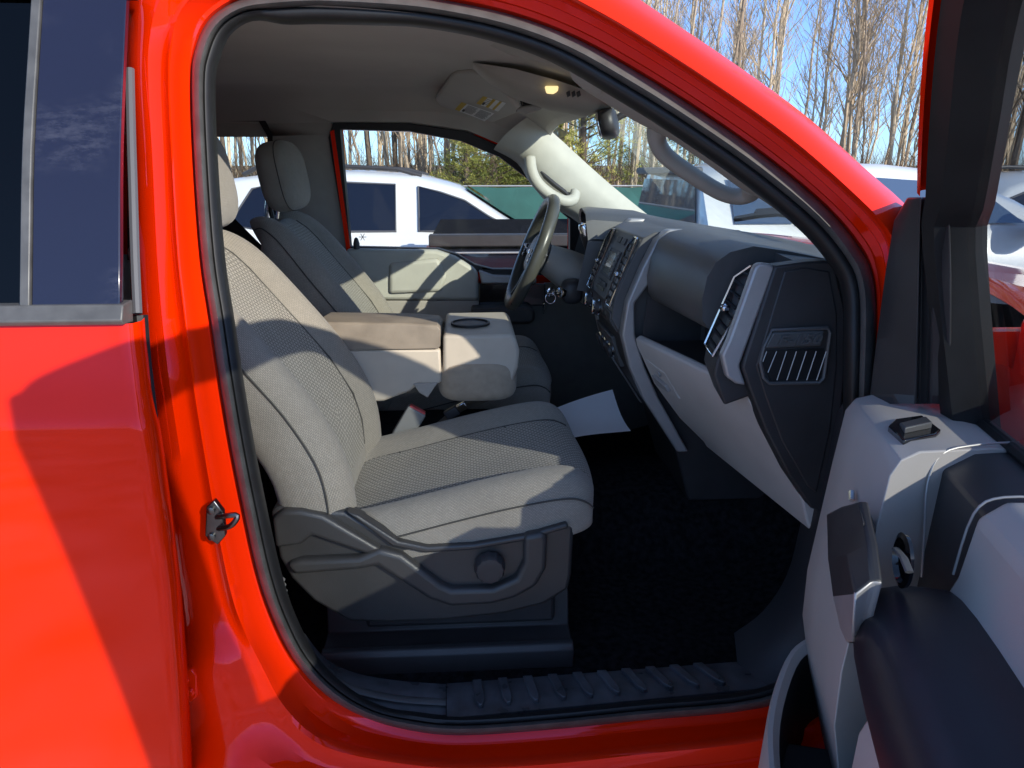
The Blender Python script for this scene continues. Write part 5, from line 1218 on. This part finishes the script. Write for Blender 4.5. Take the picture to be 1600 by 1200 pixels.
# ---- trees
def tree_proto(name, seed, hgt, r0, m_trunk, m_twig, forks, dens=1.0, spread=1.0):
    rd = random.Random(seed); tb = MB(); tw = MB()
    root = bpy.data.objects.new(name, None); COL.objects.link(root)
    lean = Vector((rd.uniform(-.05, .05), rd.uniform(-.04, .04), 0))
    stems = 1 if rd.random() < .6 else 2
    for s_ in range(stems):
        off = Vector((rd.uniform(-.3, .3), rd.uniform(-.3, .3), 0)) if s_ else Vector((0, 0, 0)); ln = lean+Vector((rd.uniform(-.08, .08), rd.uniform(-.06, .06), 0))*s_
        h = hgt*(1 if not s_ else rd.uniform(.7, .95)); rr_ = r0*(1 if not s_ else .75); n = 9
        pts = [off+Vector((ln.x*h*t+rd.uniform(-.10, .10)*(t > 0), ln.y*h*t+rd.uniform(-.10, .10)*(t > 0), h*t)) for t in [i/n for i in range(n+1)]]
        pts = smooth_path(pts, 2); rad_ = [rr_*(1-.85*i/(len(pts)-1))*(1.35 if i == 0 else 1) for i in range(len(pts))]
        tb.tube(pts, 1, 7, radii=rad_)
        def pos(t): 
            i = min(int(t*(len(pts)-1)), len(pts)-2); return pts[i].lerp(pts[i+1], t*(len(pts)-1)-i)
        for b in range(int(forks*dens)):
            t = rd.uniform(.18, .97); p = pos(t); a = rd.uniform(0, 2*math.pi); up_ = rd.uniform(.7, 1.9)
            d = Vector((math.cos(a), math.sin(a), up_)).normalized(); L = h*rd.uniform(.10, .26)*(1.15-t*.7)*spread
            q = [p]; 
            for k in range(4):
                d = (d+Vector((rd.uniform(-.22, .22), rd.uniform(-.22, .22), rd.uniform(0, .22)))).normalized(); q.append(q[-1]+d*L/4)
            rb_ = max(.010, rr_*(1-t)*.42); tb.tube(q, 1, 5, radii=[rb_*(1-.75*k/4) for k in range(5)], cap=False)
            for c_ in range(int(4*dens)):
                tt = rd.uniform(.25, 1); i = min(int(tt*4), 3); p2 = q[i].lerp(q[i+1], tt*4-i)
                d2 = (d+Vector((rd.uniform(-.9, .9), rd.uniform(-.9, .9), rd.uniform(-.1, .8)))).normalized(); L2 = L*rd.uniform(.25, .55)
                e1 = p2+d2*L2*.5; d3 = (d2+Vector((rd.uniform(-.3, .3), rd.uniform(-.3, .3), .25))).normalized(); e2 = e1+d3*L2*.5
                tw.tube([p2, e1, e2], 1, 3, radii=[.009, .006, .003], cap=False)
                for z_ in range(2):
                    d4 = (d3+Vector((rd.uniform(-1, 1), rd.uniform(-1, 1), rd.uniform(0, .6)))).normalized(); tw.tube([e1, e1+d4*L2*.45], 1, 3, radii=[.005, .0025], cap=False)
    build('trunk', tb, m_trunk, root, local=True, recalc=False); build('crown', tw, m_twig, root, local=True, recalc=False, smooth=False)
    return root
protos = [tree_proto('bare_tree', 100+i, random.uniform(13, 19), random.uniform(.055, .098), M['bark'], M['twig'], 30, 1.0) for i in range(7)]
slim = [tree_proto('bare_sapling', 200+i, random.uniform(8, 13), random.uniform(.05, .075), M['twig'], M['twig'], 18, 1.0) for i in range(4)]
dark = [tree_proto('bare_dark_tree', 300+i, random.uniform(13, 18), random.uniform(.075, .115), M['darkbark'], M['twig'], 24, 1.0) for i in range(3)]
used = set()
def plant(src, loc, rz, s, label, cat, group):
    if src.name not in used:
        used.add(src.name); o = src; o.location = loc; o.rotation_euler = (0, 0, rz); o.scale = (s, s, s)
    else: o = copy_thing(src, loc, rz, s)
    tag(o, label, cat, group); return o
rt_ = random.Random(11)
def at(px, y): return (px-729)/1110*(y+1.95)
# woods: spread by bearing so that the belt of trees is evenly thick
n_t = 0
for i in range(96):
    y = rt_.uniform(22, 50); px = rt_.uniform(250, 1700); x = at(px, y)
    plant(rt_.choice(protos), (x, y, .1), rt_.uniform(0, 6.28), rt_.uniform(.85, 1.25), 'tall slender bare tree with tan bark in the woods behind the lot', 'tree', 'tan bare trees in the woods')
for i in range(52):
    y = rt_.uniform(18.5, 32); px = rt_.uniform(250, 1700); x = at(px, y)
    plant(rt_.choice(slim), (x, y, .1), rt_.uniform(0, 6.28), rt_.uniform(.8, 1.3), 'thin bare sapling growing among the tall tan trees behind the lot', 'sapling', 'bare saplings in the woods')
for i, px in enumerate((548, 590, 625, 632, 668, 705, 380, 350, 1560, 1585, 1610, 1650)):
    y = rt_.uniform(20, 26); plant(rt_.choice(dark), (at(px, y), y, .1), rt_.uniform(0, 6.28), rt_.uniform(.9, 1.15), 'thick dark-barked bare tree at the front of the woods', 'tree', 'dark bare trees in the woods')
for i in range(34):
    y = -rt_.uniform(48, 66); plant(rt_.choice(protos), (rt_.uniform(-75, 60), y, 0), rt_.uniform(0, 6.28), rt_.uniform(.7, .95), 'x', 'tree', 'trees across the lot behind the viewer')['label'] = 'bare tree across the lot behind the viewer, mirrored in the paint'
# conifers
def pine_proto(seed, h, rad_, up_):
    rd = random.Random(seed); root = bpy.data.objects.new('pine_tree', None); COL.objects.link(root)
    t = MB().tube([Vector((0, 0, 0)), Vector((.05, .02, h*.5)), Vector((0, 0, h))], 1, 7, radii=[.16, .10, .02]); cr = MB()
    z = h*.12
    while z < h*.98:
        k = 1-(z-h*.12)/(h*.88); nb = rd.randint(4, 6)
        for b in range(nb):
            a = rd.uniform(0, 6.28); L = rad_*(k**.8)*rd.uniform(.6, 1.15)+.15; d = Vector((math.cos(a), math.sin(a), up_+rd.uniform(-.1, .2)))
            e = Vector((0, 0, z))+d*L; t.tube([Vector((0, 0, z)), e], 1, 4, radii=[.025, .006], cap=False)
            for q in range(int(10+28*L/rad_)):
                u = rd.uniform(.25, 1.05); p = Vector((0, 0, z))+d*L*u+Vector((rd.gauss(0, .12), rd.gauss(0, .12), rd.gauss(0, .08)))
                for w in range(5):
                    dr = (d*.7+Vector((rd.uniform(-1, 1), rd.uniform(-1, 1), rd.uniform(-.4, .9)))).normalized(); sdv = dr.orthogonal().normalized()*.012; l_ = rd.uniform(.10, .20)
                    cr.poly([p-sdv, p+sdv, p+dr*l_])
        z += h*.035*rd.uniform(.7, 1.3)
    build('trunk', t, M['darkbark'], root, local=True, recalc=False); build('crown', cr, M['needle'], root, local=True, recalc=False, smooth=False); return root
pines = [pine_proto(5, 8.5, 2.3, .35), pine_proto(6, 4.2, 1.5, .25)]
for px, y, s, k, lab in ((905, 19.5, .78, 0, 'yellow-green pine seen through the windshield, standing taller than its neighbours'), (868, 21, .62, 0, 'smaller pine left of the tall pine seen through the windshield'), (770, 18.8, .95, 1, 'bushy yellow-green pine behind the green fence, right one of the low pair'), (728, 18.6, .75, 1, 'short yellowish pine behind the green fence, left one of the low pair'), (812, 20, 1.0, 1, 'low wide pine behind the fence next to the far windshield pillar'), (1010, 24, .7, 0, 'pine at the back of the woods beyond the dark pickup cab')):
    plant(pines[k], (at(px, y), y, .1), rt_.uniform(0, 6.28), s, lab, 'pine tree', None)
# dry undergrowth along the wood edge (uncountable)
ub = MB(); ru = random.Random(3)
for i in range(5200):
    y = ru.uniform(17.6, 34); x = at(ru.uniform(200, 1750), y); p = Vector((x, y, .1)); h = ru.uniform(.5, 2.6); d = Vector((ru.uniform(-.35, .35), ru.uniform(-.3, .3), 1))
    e = p+d*h*.6; ub.tube([p, e, e+(d+Vector((ru.uniform(-.5, .5), ru.uniform(-.4, .4), 0)))*h*.4], 1, 3, radii=[.010, .007, .003], cap=False)
    d2 = Vector((ru.uniform(-.8, .8), ru.uniform(-.8, .8), .8)); ub.tube([e, e+d2*h*.3], 1, 3, radii=[.006, .003], cap=False)
uo = build('dry_undergrowth', ub, M['brush'], None, recalc=False, smooth=False); uo['kind'] = 'stuff'; tag(uo, 'tangle of dry brown stems along the edge of the woods', 'undergrowth')

# ================================================================== LIGHT, SKY, CAMERA
w = bpy.data.worlds.new('World'); sc.world = w; w.use_nodes = True; nt = w.node_tree
sky = nt.nodes.new('ShaderNodeTexSky'); sky.sky_type = 'NISHITA'; sky.sun_disc = False
el = math.asin(SUN.z); sky.sun_elevation = el; sky.sun_rotation = math.atan2(SUN.x, SUN.y)
sky.air_density = .85; sky.dust_density = .25; sky.ozone_density = 3.0
bg = nt.nodes['Background']; tint = nt.nodes.new('ShaderNodeMix'); tint.data_type = 'RGBA'; tint.blend_type = 'MULTIPLY'; tint.inputs[0].default_value = 1
# clear winter sky: deeper blue towards the horizon than the bare atmosphere model gives
wtc = nt.nodes.new('ShaderNodeTexCoord'); wsx = nt.nodes.new('ShaderNodeSeparateXYZ'); wcr = nt.nodes.new('ShaderNodeValToRGB')
nt.links.new(wtc.outputs['Generated'], wsx.inputs[0]); nt.links.new(wsx.outputs['Z'], wcr.inputs[0]); nt.links.new(wcr.outputs[0], tint.inputs[7])
wcr.color_ramp.elements[0].position = 0.0; wcr.color_ramp.elements[0].color = (.40, .56, .86, 1)
wcr.color_ramp.elements[1].position = .5; wcr.color_ramp.elements[1].color = (1.0, .95, .95, 1)
el_ = wcr.color_ramp.elements.new(.22); el_.color = (.62, .70, .88, 1)
nt.links.new(sky.outputs[0], tint.inputs[6]); nt.links.new(tint.outputs[2], bg.inputs[0]); bg.inputs[1].default_value = .32
sl_ = bpy.data.lights.new('sun', 'SUN'); sl_.energy = 5.2; sl_.angle = R(.5); sl_.color = (1, .93, .80)
so_ = bpy.data.objects.new('sun', sl_); COL.objects.link(so_); so_.rotation_euler = SUN.to_track_quat('Z', 'Y').to_euler(); so_.location = (6, -7, 6)
cam = bpy.data.cameras.new('camera'); co_ = bpy.data.objects.new('camera', cam); COL.objects.link(co_)
m4 = Matrix((RT, UP, -FW)).transposed().to_4x4(); m4.translation = CAM; co_.matrix_world = m4
cam.sensor_fit = 'HORIZONTAL'; cam.sensor_width = 36; cam.lens = 36*F/1600; cam.clip_end = 2000; cam.clip_start = .02
sc.camera = co_
sc.view_settings.view_transform = 'Standard'; sc.view_settings.look = 'None'; sc.view_settings.exposure = 0; sc.view_settings.gamma = 1
sc.render.engine = 'CYCLES'; sc.cycles.max_bounces = 10; sc.cycles.transparent_max_bounces = 16
